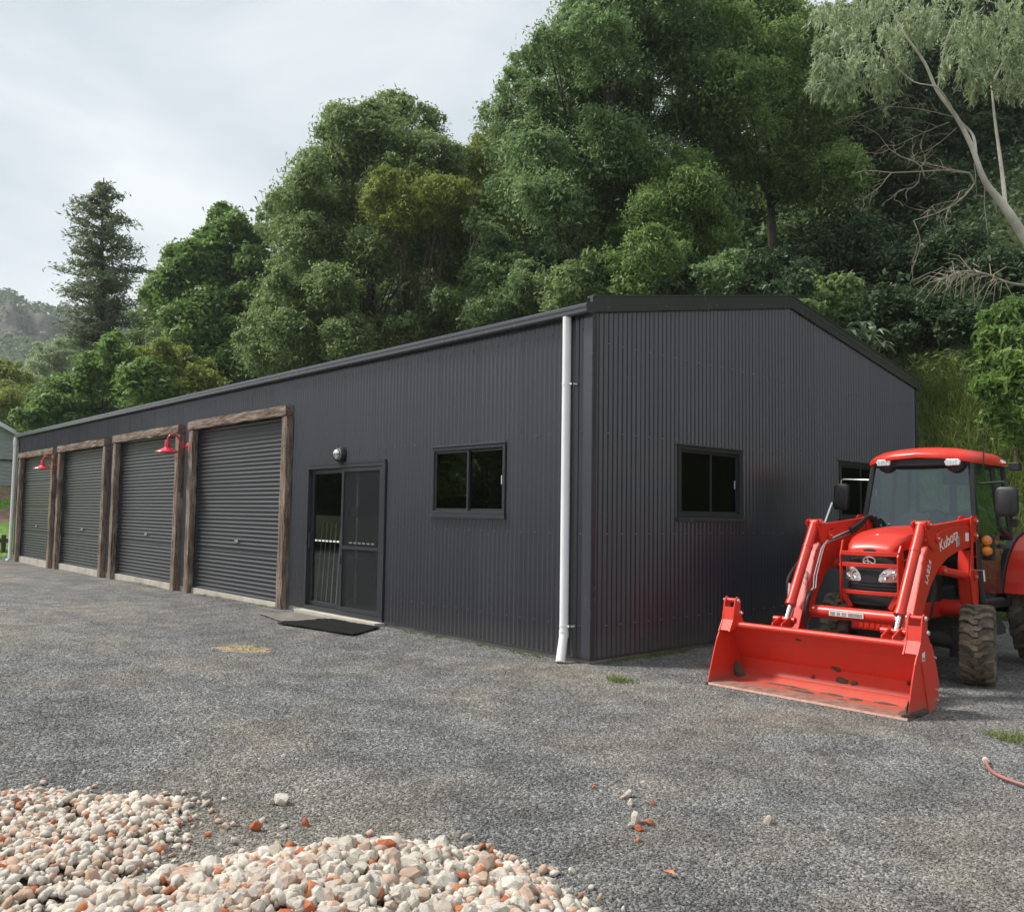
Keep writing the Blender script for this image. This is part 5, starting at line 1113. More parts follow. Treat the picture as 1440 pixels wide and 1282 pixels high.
tree('huge_tree', 'huge cool-green tree crown towering over the near end of the shed', 28, [(722,122,22),(742,95,26),(772,66,30),(806,36,34),(850,14,40),(900,2,44),(955,6,44),(752,140,32),(800,100,40),(850,70,42),(905,62,42),(960,66,40),(725,175,30),(770,180,40),(820,160,44),(872,138,44),(925,120,44),(978,118,40),(718,222,30),(760,232,40),(810,222,42),(862,210,42),(915,190,44),(968,180,42),(1015,170,34),(730,275,34),(775,285,36),(830,275,40),(890,262,42),(945,250,44),(995,238,38),(800,330,36),(850,328,38),(905,320,40),(960,310,42),(1005,300,34)],
     M['leaf_cool'], M['darkbark'], 225, 0.175, 0.06, 12, r0=0.34, kw=dict(ragged=0.45, droop=0.35))
tree('lit_tree', 'lighter green billowing tree in front of the huge crown', 24, [(925,255,34),(960,240,30),(985,268,32),(935,290,34),(975,305,32),(905,300,26),(945,335,30),(880,345,30),(915,365,30),(860,375,28),(1000,330,26),(970,360,26)], M['leaf_mid'], M['bark'], 400, 0.145, 0.045, 13, r0=0.13, kw=dict(droop=0.4))
tree('pale_small_tree', 'small pale green tree showing between the slender and huge trees', 29, [(690,335,20),(705,350,24),(680,365,22),(715,380,22),(690,395,24),(740,385,18)], M['leaf_cool'], M['gumbark'], 420, 0.14, 0.05, 14, r0=0.08)
tree('tall_tree', 'tall deep-green tree right of the huge crown at the top', 31, [(1000,28,38),(1050,20,40),(1100,18,40),(1145,40,36),(1020,75,40),(1075,75,42),(1125,95,40),(1040,125,40),(1095,140,42),(1150,150,38),(1050,185,38),(1110,200,40),(1165,205,36),(1070,245,38),(1130,255,38),(1030,220,30),(1185,255,32)],
     M['leaf_mid'], M['darkbark'], 210, 0.19, 0.065, 15, r0=0.19, kw=dict(droop=0.35))
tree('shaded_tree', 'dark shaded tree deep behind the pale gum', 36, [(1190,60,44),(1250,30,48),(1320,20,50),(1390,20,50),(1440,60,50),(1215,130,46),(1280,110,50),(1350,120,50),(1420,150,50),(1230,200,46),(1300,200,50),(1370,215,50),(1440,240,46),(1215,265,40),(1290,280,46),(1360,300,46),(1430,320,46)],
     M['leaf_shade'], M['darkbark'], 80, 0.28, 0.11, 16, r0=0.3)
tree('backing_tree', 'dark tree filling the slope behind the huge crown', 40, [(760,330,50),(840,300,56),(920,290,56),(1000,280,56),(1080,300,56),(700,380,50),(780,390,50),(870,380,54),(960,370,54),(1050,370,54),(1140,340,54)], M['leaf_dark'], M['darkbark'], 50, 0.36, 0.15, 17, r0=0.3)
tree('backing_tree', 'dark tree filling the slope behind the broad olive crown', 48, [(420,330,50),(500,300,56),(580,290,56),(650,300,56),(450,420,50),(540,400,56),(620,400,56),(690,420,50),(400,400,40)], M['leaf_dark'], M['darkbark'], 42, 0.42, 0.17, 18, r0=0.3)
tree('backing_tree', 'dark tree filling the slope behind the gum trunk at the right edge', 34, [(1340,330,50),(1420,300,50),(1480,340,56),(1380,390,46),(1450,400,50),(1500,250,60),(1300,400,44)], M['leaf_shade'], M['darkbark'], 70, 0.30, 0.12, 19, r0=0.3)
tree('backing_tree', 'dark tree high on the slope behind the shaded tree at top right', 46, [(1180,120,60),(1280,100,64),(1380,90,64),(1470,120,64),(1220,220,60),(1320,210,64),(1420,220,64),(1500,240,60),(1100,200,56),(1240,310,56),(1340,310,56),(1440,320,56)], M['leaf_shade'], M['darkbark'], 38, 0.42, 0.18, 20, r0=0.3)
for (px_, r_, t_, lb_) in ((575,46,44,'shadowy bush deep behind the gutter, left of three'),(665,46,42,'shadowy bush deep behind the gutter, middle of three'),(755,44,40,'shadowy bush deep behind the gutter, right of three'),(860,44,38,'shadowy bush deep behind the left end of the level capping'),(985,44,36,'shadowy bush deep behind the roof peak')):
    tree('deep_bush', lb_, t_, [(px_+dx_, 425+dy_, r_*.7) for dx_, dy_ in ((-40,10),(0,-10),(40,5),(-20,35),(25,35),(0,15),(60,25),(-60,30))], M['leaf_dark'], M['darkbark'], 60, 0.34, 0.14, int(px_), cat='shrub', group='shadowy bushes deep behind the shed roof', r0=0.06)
# --- bushes along the slope just behind the roof line, each its own shrub
bush = [(548,455,34,33,'leaf_olive','olive bush above the gutter right of the olive tree'),(598,440,34,32,'leaf_dark','dark bush above the middle of the gutter'),(650,432,32,31,'leaf_mid','green bush beneath the slender yellow-olive tree'),(700,425,32,29,'leaf_dark','dark bush beneath the small pale tree'),(752,418,30,27,'leaf_cool','cool green bush over the gutter left of the shed corner'),(800,408,30,26,'leaf_olive','olive bush right above the near shed corner'),
        (850,402,28,25,'leaf_dark','dark bush above the left part of the gable'),(902,398,28,24,'leaf_mid','green bush above the middle of the level capping'),(955,395,30,23,'leaf_dark','dark bush left of the roof peak'),(1010,392,30,22,'leaf_cool','cool green bush just left of the ridge'),(1062,385,32,22,'leaf_dark','dark broad-leaved bush behind the ridge end'),(1118,395,30,21,'leaf_dark','dark bush at the top of the falling gable edge'),
        (1160,425,30,20,'leaf_olive','olive bush behind the upper falling gable edge'),(1200,445,28,20,'leaf_dark','shadowy bush behind the pale downy plant'),(1245,440,34,21,'leaf_dark','dark bush up the slope right of the pale downy plant'),(1295,440,34,20,'leaf_dark','dark bush in the hollow beyond the shed end'),(1345,455,32,19,'leaf_dark','dark bush beneath the fallen bare branch'),
        (1180,350,46,27,'leaf_dark','large dark shrub mass above the gable fall'),(1270,350,46,26,'leaf_dark','large dark shrub in the shade under the gum limb'),(1350,360,46,25,'leaf_dark','large dark shrub left of the gum trunk'),(1420,390,44,22,'leaf_dark','large dark shrub at the right edge under the gum')]
for i, (x, y, r, t, lm, lb) in enumerate(bush):
    if lm == 'leaf_dark' and x > 930: lm = 'leaf_shade'  # right-hand dark bushes get the leaf colour with shade painted in
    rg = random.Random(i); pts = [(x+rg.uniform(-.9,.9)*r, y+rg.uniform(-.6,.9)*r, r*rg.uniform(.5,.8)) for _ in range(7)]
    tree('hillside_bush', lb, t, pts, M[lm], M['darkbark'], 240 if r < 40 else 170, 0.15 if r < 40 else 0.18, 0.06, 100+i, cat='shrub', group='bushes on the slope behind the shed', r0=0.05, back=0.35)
# --- bright leafy bush on the bank at the right edge
tree('bank_bush', 'bright green long-leaved bush on the bank at the right edge', 15.2, [(1408,455,22),(1432,440,24),(1395,485,22),(1428,485,28),(1400,520,24),(1438,525,28),(1412,555,24),(1392,545,16),(1440,565,26),(1402,590,20),(1432,600,26),(1450,480,26),(1455,545,28),(1460,600,28)],
     M['leaf_lime'], M['darkbark'], 380, 0.20, 0.048, 30, cat='shrub', r0=0.05, kw=dict(droop=0.35, hollow=0.5, ragged=0.4, tri=False))

# --- the pale gum with its leaning trunk
def gum():
    rg = np.random.default_rng(44); T = 18.5
    P = lambda x, y, dt=0.0: at_t(x, y, T+dt)
    base = P(1560, 560, -0.5); base[2] = float(ground_z(base[0], base[1]))-0.1
    root = empty('gum_tree', tuple(base), 'pale leaning gum tree with drooping grey-green leaves at the right', 'tree')
    main = [base, P(1500,420), P(1442,335), P(1412,290), P(1385,255), P(1366,205), P(1345,165), P(1318,128), P(1300,88), P(1272,48), P(1255,15)]
    obj('trunk', MB().tube(smooth_path(main, 4), list(np.interp(np.linspace(0,1,41), [0,.3,.45,1], [0.14,0.085,0.054,0.014])), 10), M['gumbark'], root, smooth=True)
    br = [([P(1414,293), P(1410,250,.3), P(1404,205,.4), P(1398,160,.5), P(1394,120,.6), P(1385,70,.8)], .048),
          ([P(1372,215), P(1368,190,.4), P(1350,170,.5), P(1325,140,.6)], .035), ([P(1345,165), P(1320,125,-.3), P(1285,115,-.4), P(1250,85,-.5)], .022), ([P(1318,128), P(1330,60,.4), P(1350,10,.6)], .02), ([P(1394,120,.6), P(1420,70,.9), P(1445,40,1.0)], .03), ([P(1440,25,1.5), P(1400,5,1.3), P(1340,-10,1.2)], .02)]
    for (pp, r) in br: obj('limb', MB().tube(smooth_path(pp, 4), list(np.linspace(r, r*.25, (len(pp)-1)*4+1)), 8), M['gumbark'], root, smooth=True)
    # bare dead branchlets
    mb = MB()
    def twig(a, b, r, depth):
        lp = limb_path(a, b, rg, 6, 0.18); mb.tube(lp, list(np.linspace(r, r*.35, 6)), 5, False)
        if depth:
            L_ = np.linalg.norm(b-a)
            for k in range(5):
                s_ = lp[1+k % 5]; e = s_+unit(unit(b-a)+rg.normal(size=3)*0.55+np.array([0,0,-.15]))*L_*rg.uniform(.3,.6); twig(s_, e, r*.5, depth-1)
    for (a, b, r) in ((P(1370,257), P(1225,240,.2), .026), (P(1370,258), P(1285,310,-.3), .020), (P(1300,248,.1), P(1236,190,.3), .016), (P(1342,165), P(1240,150,-.2), .012), (P(1335,172), P(1260,205,.3), .012), (P(1345,180), P(1290,215,.1), .010)): twig(a, b, r, 2)
    for (x, y, y2) in ((1385,262,330),(1398,270,300),(1370,230,275)): mb.tube(limb_path(P(x,y), P(x+4,y2), rg, 4, .05), [.012,.01,.008,.004], 5, False)
    obj('bare_twigs', mb, M['twig'], root)['kind'] = 'stuff'
    blobs = []
    for (x, y, r) in [(1180,22,30),(1215,10,34),(1255,15,34),(1300,12,34),(1168,55,22),(1195,62,30),(1235,55,34),(1280,55,30),(1160,95,18),(1185,105,26),(1220,100,28),(1255,95,26),(1150,120,14),(1180,128,18),(1285,30,28),(1245,125,20),(1350,60,26),(1375,42,28),(1410,40,30),(1440,50,32),(1345,95,20),(1372,90,28),(1410,85,30),(1440,95,30),(1380,118,18),(1425,122,22),(1335,10,28),(1390,8,30),(1440,10,32)]:
        dt = rg.normal()*.7; blobs.append((at_t(x, y, T+dt), r*T/FPX)); 
        if rg.random() < .5: blobs.append((at_t(x+rg.normal()*r*.4, y, T+dt+1.0+rg.random()), r*T/FPX))
    # drooping sprays: strings of hanging leaves
    out = []
    for (c, R) in blobs:
        k = 24; d = unit(rg.normal(size=(k,3))+np.array([0,0,.35])); s0 = c+d*R*rg.uniform(.45,1.0,(k,1)); m = 15
        h = unit(d*np.array([1,1,0])*0.8+rg.normal(size=(k,3))*0.3)
        for j in range(m):
            u_ = j/m; p = s0+h*R*0.35*u_+np.array([0,0,-1])*R*(0.10*u_+0.75*u_**2)+rg.normal(size=(k,3))*0.03
            nr = unit(rg.normal(size=(k,3))+d*0.8); dv = np.array([0,0,-1.0])+h*0.4+rg.normal(size=(k,3))*0.35
            out.append(leaf_quads(p, nr, dv, 0.14+0.08*rg.random(k), 0.026+0.016*rg.random(k)))
    v = np.concatenate(out); LEAFCOUNT[0] += len(v)//4
    np_mesh('crown', v, np.arange(len(v)).reshape(-1,4), M['leaf_gum'], root)['kind'] = 'stuff'
    # fallen, arching dead branch
    b0 = at_t(1450, 402, 17.0); r2 = empty('dead_branch', tuple(b0), 'arching dead branch with pale bare twigs on the slope below the gum', 'branch')
    mb = MB(); main = [b0, at_t(1420,398,16.9), at_t(1385,385,16.8), at_t(1350,382,16.8), at_t(1322,395,16.7)]
    mb.tube(smooth_path(main, 4), list(np.linspace(.03,.008,17)), 6, False)
    for k in range(60):
        s_ = np.array(smooth_path(main, 4)[rg.integers(5, 16)]); e = s_+unit(np.array([-.6,-.3,-.5])+rg.normal(size=3)*.55)*rg.uniform(.3,.75); mid_ = (s_+e)/2+np.array([0,0,.12])
        mb.tube([s_, mid_, e], [.008,.006,.003], 4, False)
    obj('bare_twigs', mb, M['twig'], r2)['kind'] = 'stuff'
gum()

# --- pale downy plant peeping over the roof edge: each large leaf is a part
def downy():
    rg = np.random.default_rng(8); base = at_t(1215, 560, 18.5); gz = float(ground_z(base[0], base[1]))
    r = empty('downy_plant', (base[0], base[1], gz), 'pale large-leaved plant peeping over the falling roof edge', 'plant')
    for k, (hx, hy) in enumerate([(1190,470),(1212,460),(1220,478),(1238,488),(1202,478),(1228,470)]):
        hd = at_t(hx, hy, 18.4+0.1*k); obj('stem', MB().tube(limb_path((base[0]+.1*k-.2, base[1], gz), hd, rg, 6, .06), [.02,.018,.016,.013,.010,.008], 6), M['leaf_pale'], r)
        for j in range(8):
            a_ = j*2.4+k; up_ = 0.25+0.5*rg.random()-0.05*j; d = np.array([math.cos(a_), math.sin(a_), up_]); d /= np.linalg.norm(d); L_ = rg.uniform(.28,.46); w = L_*.21; sdv = unit(np.cross(d, (0,0,1.0))); n_ = np.cross(sdv, d)
            vs = []
            for (u_, ww, dr) in ((0,.05,0),(.2,.7,.02),(.45,1,.03),(.7,.75,-.02),(.9,.3,-.09),(1,.02,-.13)):
                c = hd+d*L_*u_+np.array([0,0,dr*1.2]); vs += [c-sdv*w*ww+n_*w*.35*ww, c-n_*.004, c+sdv*w*ww+n_*w*.35*ww]
            fs = [(i*3+q, i*3+q+1, (i+1)*3+q+1, (i+1)*3+q) for i in range(5) for q in range(2)]
            obj('leaf', MB().add(vs, fs), M['leaf_pale'], r, smooth=True)
downy()

# --- undergrowth and grass on the slopes
def slope_leaves(name, label, n, xr, yr, leaf, ll, lw, hmax, seed, cat='undergrowth', grass=False, clump=None, cond=None):
    rg = np.random.default_rng(seed); x = rg.uniform(*xr, n); y = rg.uniform(*yr, n)
    if cond is not None: k = cond(x, y); x, y = x[k], y[k]; n = len(x)
    z = ground_z(x, y); nz = 0.5+0.5*np.sin(x*1.7+1.3*np.sin(y*1.1))*np.cos(y*1.9+.7*np.sin(x*.8))
    p = np.stack([x, y, z], 1)
    if grass:
        d = unit(np.stack([rg.normal(size=n)*.5, rg.normal(size=n)*.5-.15, np.ones(n)], 1)); L_ = hmax*(.4+.6*rg.random(n))*(.4+.8*nz); sdv = unit(np.cross(d, rg.normal(size=(n,3)))); w = lw*(.6+.8*rg.random(n))
        bend = np.stack([rg.normal(size=n)*.35, rg.normal(size=n)*.35-.2, -0.25*np.ones(n)], 1)
        a = p-sdv*w[:,None]*.5; b = p+sdv*w[:,None]*.5; m1 = p+d*L_[:,None]*.6; e = p+d*L_[:,None]+bend*L_[:,None]*.55
        v = np.stack([a, b, m1+sdv*w[:,None]*.4, m1-sdv*w[:,None]*.4, e], 1).reshape(-1,3); i = np.arange(n)*5
        q = np.concatenate([np.stack([i,i+1,i+2],1), np.stack([i,i+2,i+3],1), np.stack([i+3,i+2,i+4],1)])
        o = np_mesh(name, v, q, leaf, None, True)
    else:
        p[:,2] += hmax*rg.random(n)**1.3*(.25+.9*nz); nr = unit(rg.normal(size=(n,3))*.6+np.array([0,-.35,.7])); dv = rg.normal(size=(n,3))+np.array([0,-.3,-.3])
        v = leaf_quads(p, nr, dv, ll*(.6+.8*rg.random(n)), lw*(.6+.8*rg.random(n))); o = np_mesh(name, v, np.arange(len(v)).reshape(-1,4), leaf)
    LEAFCOUNT[0] += n
    return tag(o, label, cat, None, 'stuff')
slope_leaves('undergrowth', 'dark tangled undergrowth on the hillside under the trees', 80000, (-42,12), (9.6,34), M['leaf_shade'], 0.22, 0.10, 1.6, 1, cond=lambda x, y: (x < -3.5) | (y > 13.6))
slope_leaves('bank_ferns', 'olive ferny growth on the upper bank beside the shed end', 12000, (-3.5,7), (11.9,15.0), M['leaf_olive'], 0.16, 0.05, 0.55, 2)
slope_leaves('bank_grass', 'long green grass covering the bank behind the tractor', 40000, (-1.8,8), (8.0,13.0), M['grass'], 0.1, 0.015, 0.55, 3, 'grass', True)
def yard_side(x, y): return (x < -24.3)
slope_leaves('lawn_grass', 'bright green lawn beyond the far end of the shed', 22000, (-52,-24.3), (-9,9), M['lawn'], 0.1, 0.02, 0.22, 5, 'grass', True)
print('leaves', LEAFCOUNT[0])

def wall_weeds():
    rg = np.random.default_rng(9); n = 900; P = []
    for k in range(34):
        if rg.random() < .6: x, y = rg.uniform(-3.7,-.1), -.05-rg.random()*.06
        else: x, y = .03+rg.random()*.08, rg.uniform(.1,1.6)
        P.append(np.stack([x+rg.normal(size=26)*.03, y+rg.normal(size=26)*.02-.02, np.zeros(26)],1))
    for (a, b) in ((-10.3,-6.6),(-14.6,-11.0)):
        for k in range(10): x = rg.uniform(a,b); P.append(np.stack([x+rg.normal(size=26)*.05, -.10+rg.normal(size=26)*.03, np.zeros(26)],1))
    P = np.concatenate(P); P[:,2] = yard_z(P[:,0],P[:,1]); n = len(P); d = unit(np.stack([rg.normal(size=n)*.7,rg.normal(size=n)*.5-.3,np.ones(n)],1)); L_ = .02+.06*rg.random(n)**2; sdv = unit(np.cross(d,(0,1.0,.2)))*.004
    v = np.stack([P-sdv,P+sdv,P+d*L_[:,None]],1).reshape(-1,3); tag(np_mesh('wall_foot_weeds', v, np.arange(len(v)).reshape(-1,3), M['grass'], None, True), 'thin straggling weeds along the foot of the shed walls', 'weeds', None, 'stuff')
wall_weeds()

# ------------------------------------------------------------------ far hill with cliffs
def far_hill():
    pxs = np.arange(-520, 760, 8.0); rdg = np.interp(pxs, [-520,0,40,80,110,200,320,760], [415,438,439,442,442,450,460,495])
    rg = np.random.default_rng(3)
    vs_ = np.linspace(0, 1, 34); V = []
    def prof(v): # distance and share of the height at row v; steep cliff band near the top
        t = np.interp(v, [0,.70,.84,1.0], [200,430,436,520]); h = np.interp(v, [0,.70,.84,1.0], [0.0,.70,.83,1.0]); return t, h
    for v in vs_:
        t, h = prof(v); row = []
        for x, ry in zip(pxs, rdg):
            wob = 0.022*math.sin(x*.05+v*3)+0.015*math.sin(x*.13+1+v*7)
            p = at_t(x, 0, t*(1+wob)); zt = at_t(x, ry, 520)[2]; zb = -4.0
            z = zb+(zt-zb)*(h+0.015*math.sin(x*.09+v*5)*(v > .2)*(v < .97))
            row.append((p[0], p[1], z))
        V.append(row)
    V = np.array(V); nr, nc = V.shape[:2]; i = np.arange(nr*nc).reshape(nr, nc)
    q = np.stack([i[:-1,:-1], i[:-1,1:], i[1:,1:], i[1:,:-1]], -1)
    m, N, L, B = newmat('far_forest_floor'); v = coords(N, L); n = noise(N, L, 0.05, 8, 0.7, v); r = ramp(N, [(0.3,(0.030,0.048,0.026)),(0.7,(0.075,0.100,0.050))]); L.new(n.outputs['Fac'], r.inputs['Fac']); L.new(r.outputs['Color'], B.inputs['Base Color']); B.inputs['Roughness'].default_value = 1.0
    hill = np_mesh('far_hill', V.reshape(-1,3), q.reshape(-1,4), m); hill['kind'] = 'structure'
    m2, N, L, B = newmat('cliff_sandstone'); v = coords(N, L, (.25,.25,.9)); n = noise(N, L, 0.35, 8, 0.75, v); r = ramp(N, [(0.36,(0.08,0.085,0.075)),(0.55,(0.20,0.19,0.17)),(0.75,(0.34,0.31,0.28))]); L.new(n.outputs['Fac'], r.inputs['Fac']); L.new(r.outputs['Color'], B.inputs['Base Color']); B.inputs['Roughness'].default_value = 1.0; bump(N, L, n.outputs['Fac'], B, 1.0, 3.0)
    k0, k1 = int(.70*33), int(.86*33); cv = V[k0:k1+1].copy(); d = unit(np.array([CAM[0],CAM[1],0.0])-cv*np.array([1,1,0])); cv = cv+d*(2.0+2.5*rg.random(cv.shape[:2]))[..., None]
    nr2 = k1-k0+1; i = np.arange(nr2*nc).reshape(nr2, nc); q2 = np.stack([i[:-1,:-1], i[:-1,1:], i[1:,1:], i[1:,:-1]], -1).reshape(-1,4)
    np_mesh('cliff_face', cv.reshape(-1,3), q2, m2, hill)
    # forest mass
    out = []
    for k in range(4200):
        u_ = rg.random()*(nc-2); w = rg.random()*(nr-2); a, b = int(w), int(u_)
        if .70 < (w/(nr-1)) < .86 and rg.random() < .28: continue
        p = V[a,b]+(V[a+1,b]-V[a,b])*(w-a)+(V[a,b+1]-V[a,b])*(u_-b); R = rg.uniform(2.2,4.8); n_ = 16
        dd = unit(rg.normal(size=(n_,3))+np.array([0,0,.5])); c = p+np.array([0,0,R*.5])+dd*R*np.array([1,1,.75]); out.append(leaf_quads(c, unit(dd+rg.normal(size=(n_,3))*.4), rg.normal(size=(n_,3)), rg.uniform(1.6,3.0,n_), rg.uniform(1.2,2.2,n_)))
    v = np.concatenate(out); tag(np_mesh('far_forest', v, np.arange(len(v)).reshape(-1,4), M['leaf_blue']), 'hazy forest covering the distant hill below and above the cliffs', 'forest', None, 'stuff')
far_hill()

# ------------------------------------------------------------------ house and fence beyond the far end
def house():
    c = at_t(19, 690, 39.0); bz = 2.35; x1 = c[0]; y1 = c[1]
    root = empty('weatherboard_house', (x1-3, y1-3, bz), 'grey weatherboard house with white barge boards at the far left edge', 'house')
    hm = plain('grey_weatherboard', (0.36,0.38,0.38), 0.7, 0, 0.12, 2); rm = plain('dark_roof_iron', (0.10,0.105,0.11), 0.5)
    Wd, Ln, Hh = 7.0, 9.0, 2.35
    obj('wall', MB().box(x1-Ln, x1-0.02, y1-Wd, y1-0.02, bz-0.6, bz+Hh), hm, root)
    for k in range(14): obj('weatherboard', MB().prism([(x1,bz+k*.17),(x1+.028,bz+k*.17),(x1+.006,bz+k*.17+.178),(x1,bz+k*.17+.178)], y1-Wd, y1, 'y'), hm, root)
    ry = y1-Wd/2; pk = bz+Hh+1.9
    obj('gable', MB().prism([(y1-Wd,bz+Hh),(y1,bz+Hh),(ry,pk)], x1-Ln, x1-0.01, 'x'), hm, root)
    for s in (-1, 1):
        e = ry+s*(Wd/2+.45); sl = 1.9/(Wd/2); ez = bz+Hh-.45*sl
        obj('roof', MB().prism([(ry,pk+.06),(e,ez+.06),(e,ez+.14),(ry,pk+.14)], x1-Ln-.3, x1+.45, 'x'), rm, root)
        obj('barge_board', MB().prism([(ry,pk-.13),(e,ez-.13),(e,ez+.055),(ry,pk+.055)], x1+.40, x1+.44, 'x'), M['white'], root)
        obj('house_gutter', MB().box(x1-Ln-.3, x1+.46, e-.02 if s < 0 else e-.10, e+.10 if s > 0 else e+.02, ez-.06, ez+.055), M['white'], root)
    obj('window', MB().box(x1+.03, x1+.05, y1-3.2, y1-1.9, bz+.9, bz+2.0), M['glass'], root)
    obj('awning_beam', MB().box(x1+.03, x1+.12, y1-Wd, y1, bz+1.13, bz+1.19), M['black'], root)
house()
def fence():
    P1 = np.array(at_t(15, 790, 31.6)); P0 = P1-_R0*4.2
    fr = empty('rail_fence', tuple((P0+P1)/2), 'dark two-rail timber fence on the lawn at the far left', 'fence')
    for y_ in (761, 779):
        z = at_t(10, y_, 31.6)[2]; obj('rail', MB().bar((P0[0],P0[1],z),(P1[0],P1[1],z+.02),.045,.15), M['darkbark'], fr)
    zt = at_t(10, 752, 31.6)[2]
    for u_ in (0.0, .45, .9):
        p = P0+(P1-P0)*u_; obj('post', MB().box(p[0]-.07,p[0]+.07,p[1]+.04,p[1]+.18,float(ground_z(p[0],p[1]))-.2,zt), M['darkbark'], fr)
fence()
# bare dirt bank below the house
def dirt_bank():
    a = at_t(-120, 705, 37.0); xs = np.linspace(-38.6, -33.2, 20); ys = np.linspace(-8, 6, 30)
    grid('dirt_bank', xs, ys, lambda x, y: ground_z(x, y)+0.03+0.05*np.sin(x*3+y*2), M['dirt'])
dirt_bank()

# ------------------------------------------------------------------ pale rubble in the foreground
def rock_shape(seed, n=30):
    # broken stone: the hull of a handful of points, so every face is a fracture plane
    import bmesh
    rg = np.random.default_rng(seed); bm = bmesh.new()
    for p in unit(rg.normal(size=(n, 3)))*rg.uniform(.80, 1.0, (n, 1))*np.array([1.05, .92, .85]): bm.verts.new(p)
    r = bmesh.ops.convex_hull(bm, input=bm.verts); bmesh.ops.delete(bm, geom=list({g for g in r['geom_unused']+r['geom_interior'] if isinstance(g, bmesh.types.BMVert)}), context='VERTS')
    bmesh.ops.recalc_face_normals(bm, faces=bm.faces)
    for v in bm.verts: v.co = np.array(v.co)
    bm.verts.index_update(); me = bpy.data.meshes.new('rock'); bm.to_mesh(me)
    vs = np.array([v.co for v in bm.verts]); fs = np.array([[v.index for v in f.verts] for f in bm.faces]); bm.free()
    return me, vs, fs
SHAPES = [rock_shape(200+k, 34) for k in range(9)]; LOW = [rock_shape(300+k, 22) for k in range(9)]
for me, _, _ in SHAPES: me.materials.append(M['rockw'])
MESHES = {}
for key in ('rockw','rockp','rocko'):
    MESHES[key] = []
    for me, _, _ in SHAPES:
        m2 = me.copy(); m2.name = 'rock'; m2.materials.clear(); m2.materials.append(M[key]); MESHES[key].append(m2)
def inside(poly, x, y):
    c = np.zeros(len(x), bool); n = len(poly); j = n-1
    for i in range(n):
        xi, yi = poly[i]; xj, yj = poly[j]; k = ((yi > y) != (yj > y)) & (x < (xj-xi)*(y-yi)/(yj-yi+1e-12)+xi); c ^= k; j = i
    return c
def edge_dist(poly, x, y):
    d = np.full(len(x), 9.0); n = len(poly)
    for i in range(n):
        a = np.array(poly[i]); b = np.array(poly[(i+1) % n]); ab = b-a; t = np.clip(((x-a[0])*ab[0]+(y-a[1])*ab[1])/(ab@ab), 0, 1); d = np.minimum(d, np.hypot(x-a[0]-t*ab[0], y-a[1]-t*ab[1]))
    return d
g2 = lambda x, y, z=-0.05: tuple(at_z(x, y, z)[:2])
polyA = [g2(*p) for p in [(-140,1118),(0,1118),(60,1116),(140,1122),(215,1124),(275,1128),(262,1150),(250,1175),(235,1195),(215,1215),(190,1240),(150,1262),(60,1290),(-140,1330)]]
polyB = [g2(*p) for p in [(60,1300),(150,1262),(230,1238),(330,1215),(420,1206),(500,1196),(560,1196),(620,1200),(690,1215),(740,1236),(790,1258),(822,1282),(850,1330),(600,1420),(60,1420)]]
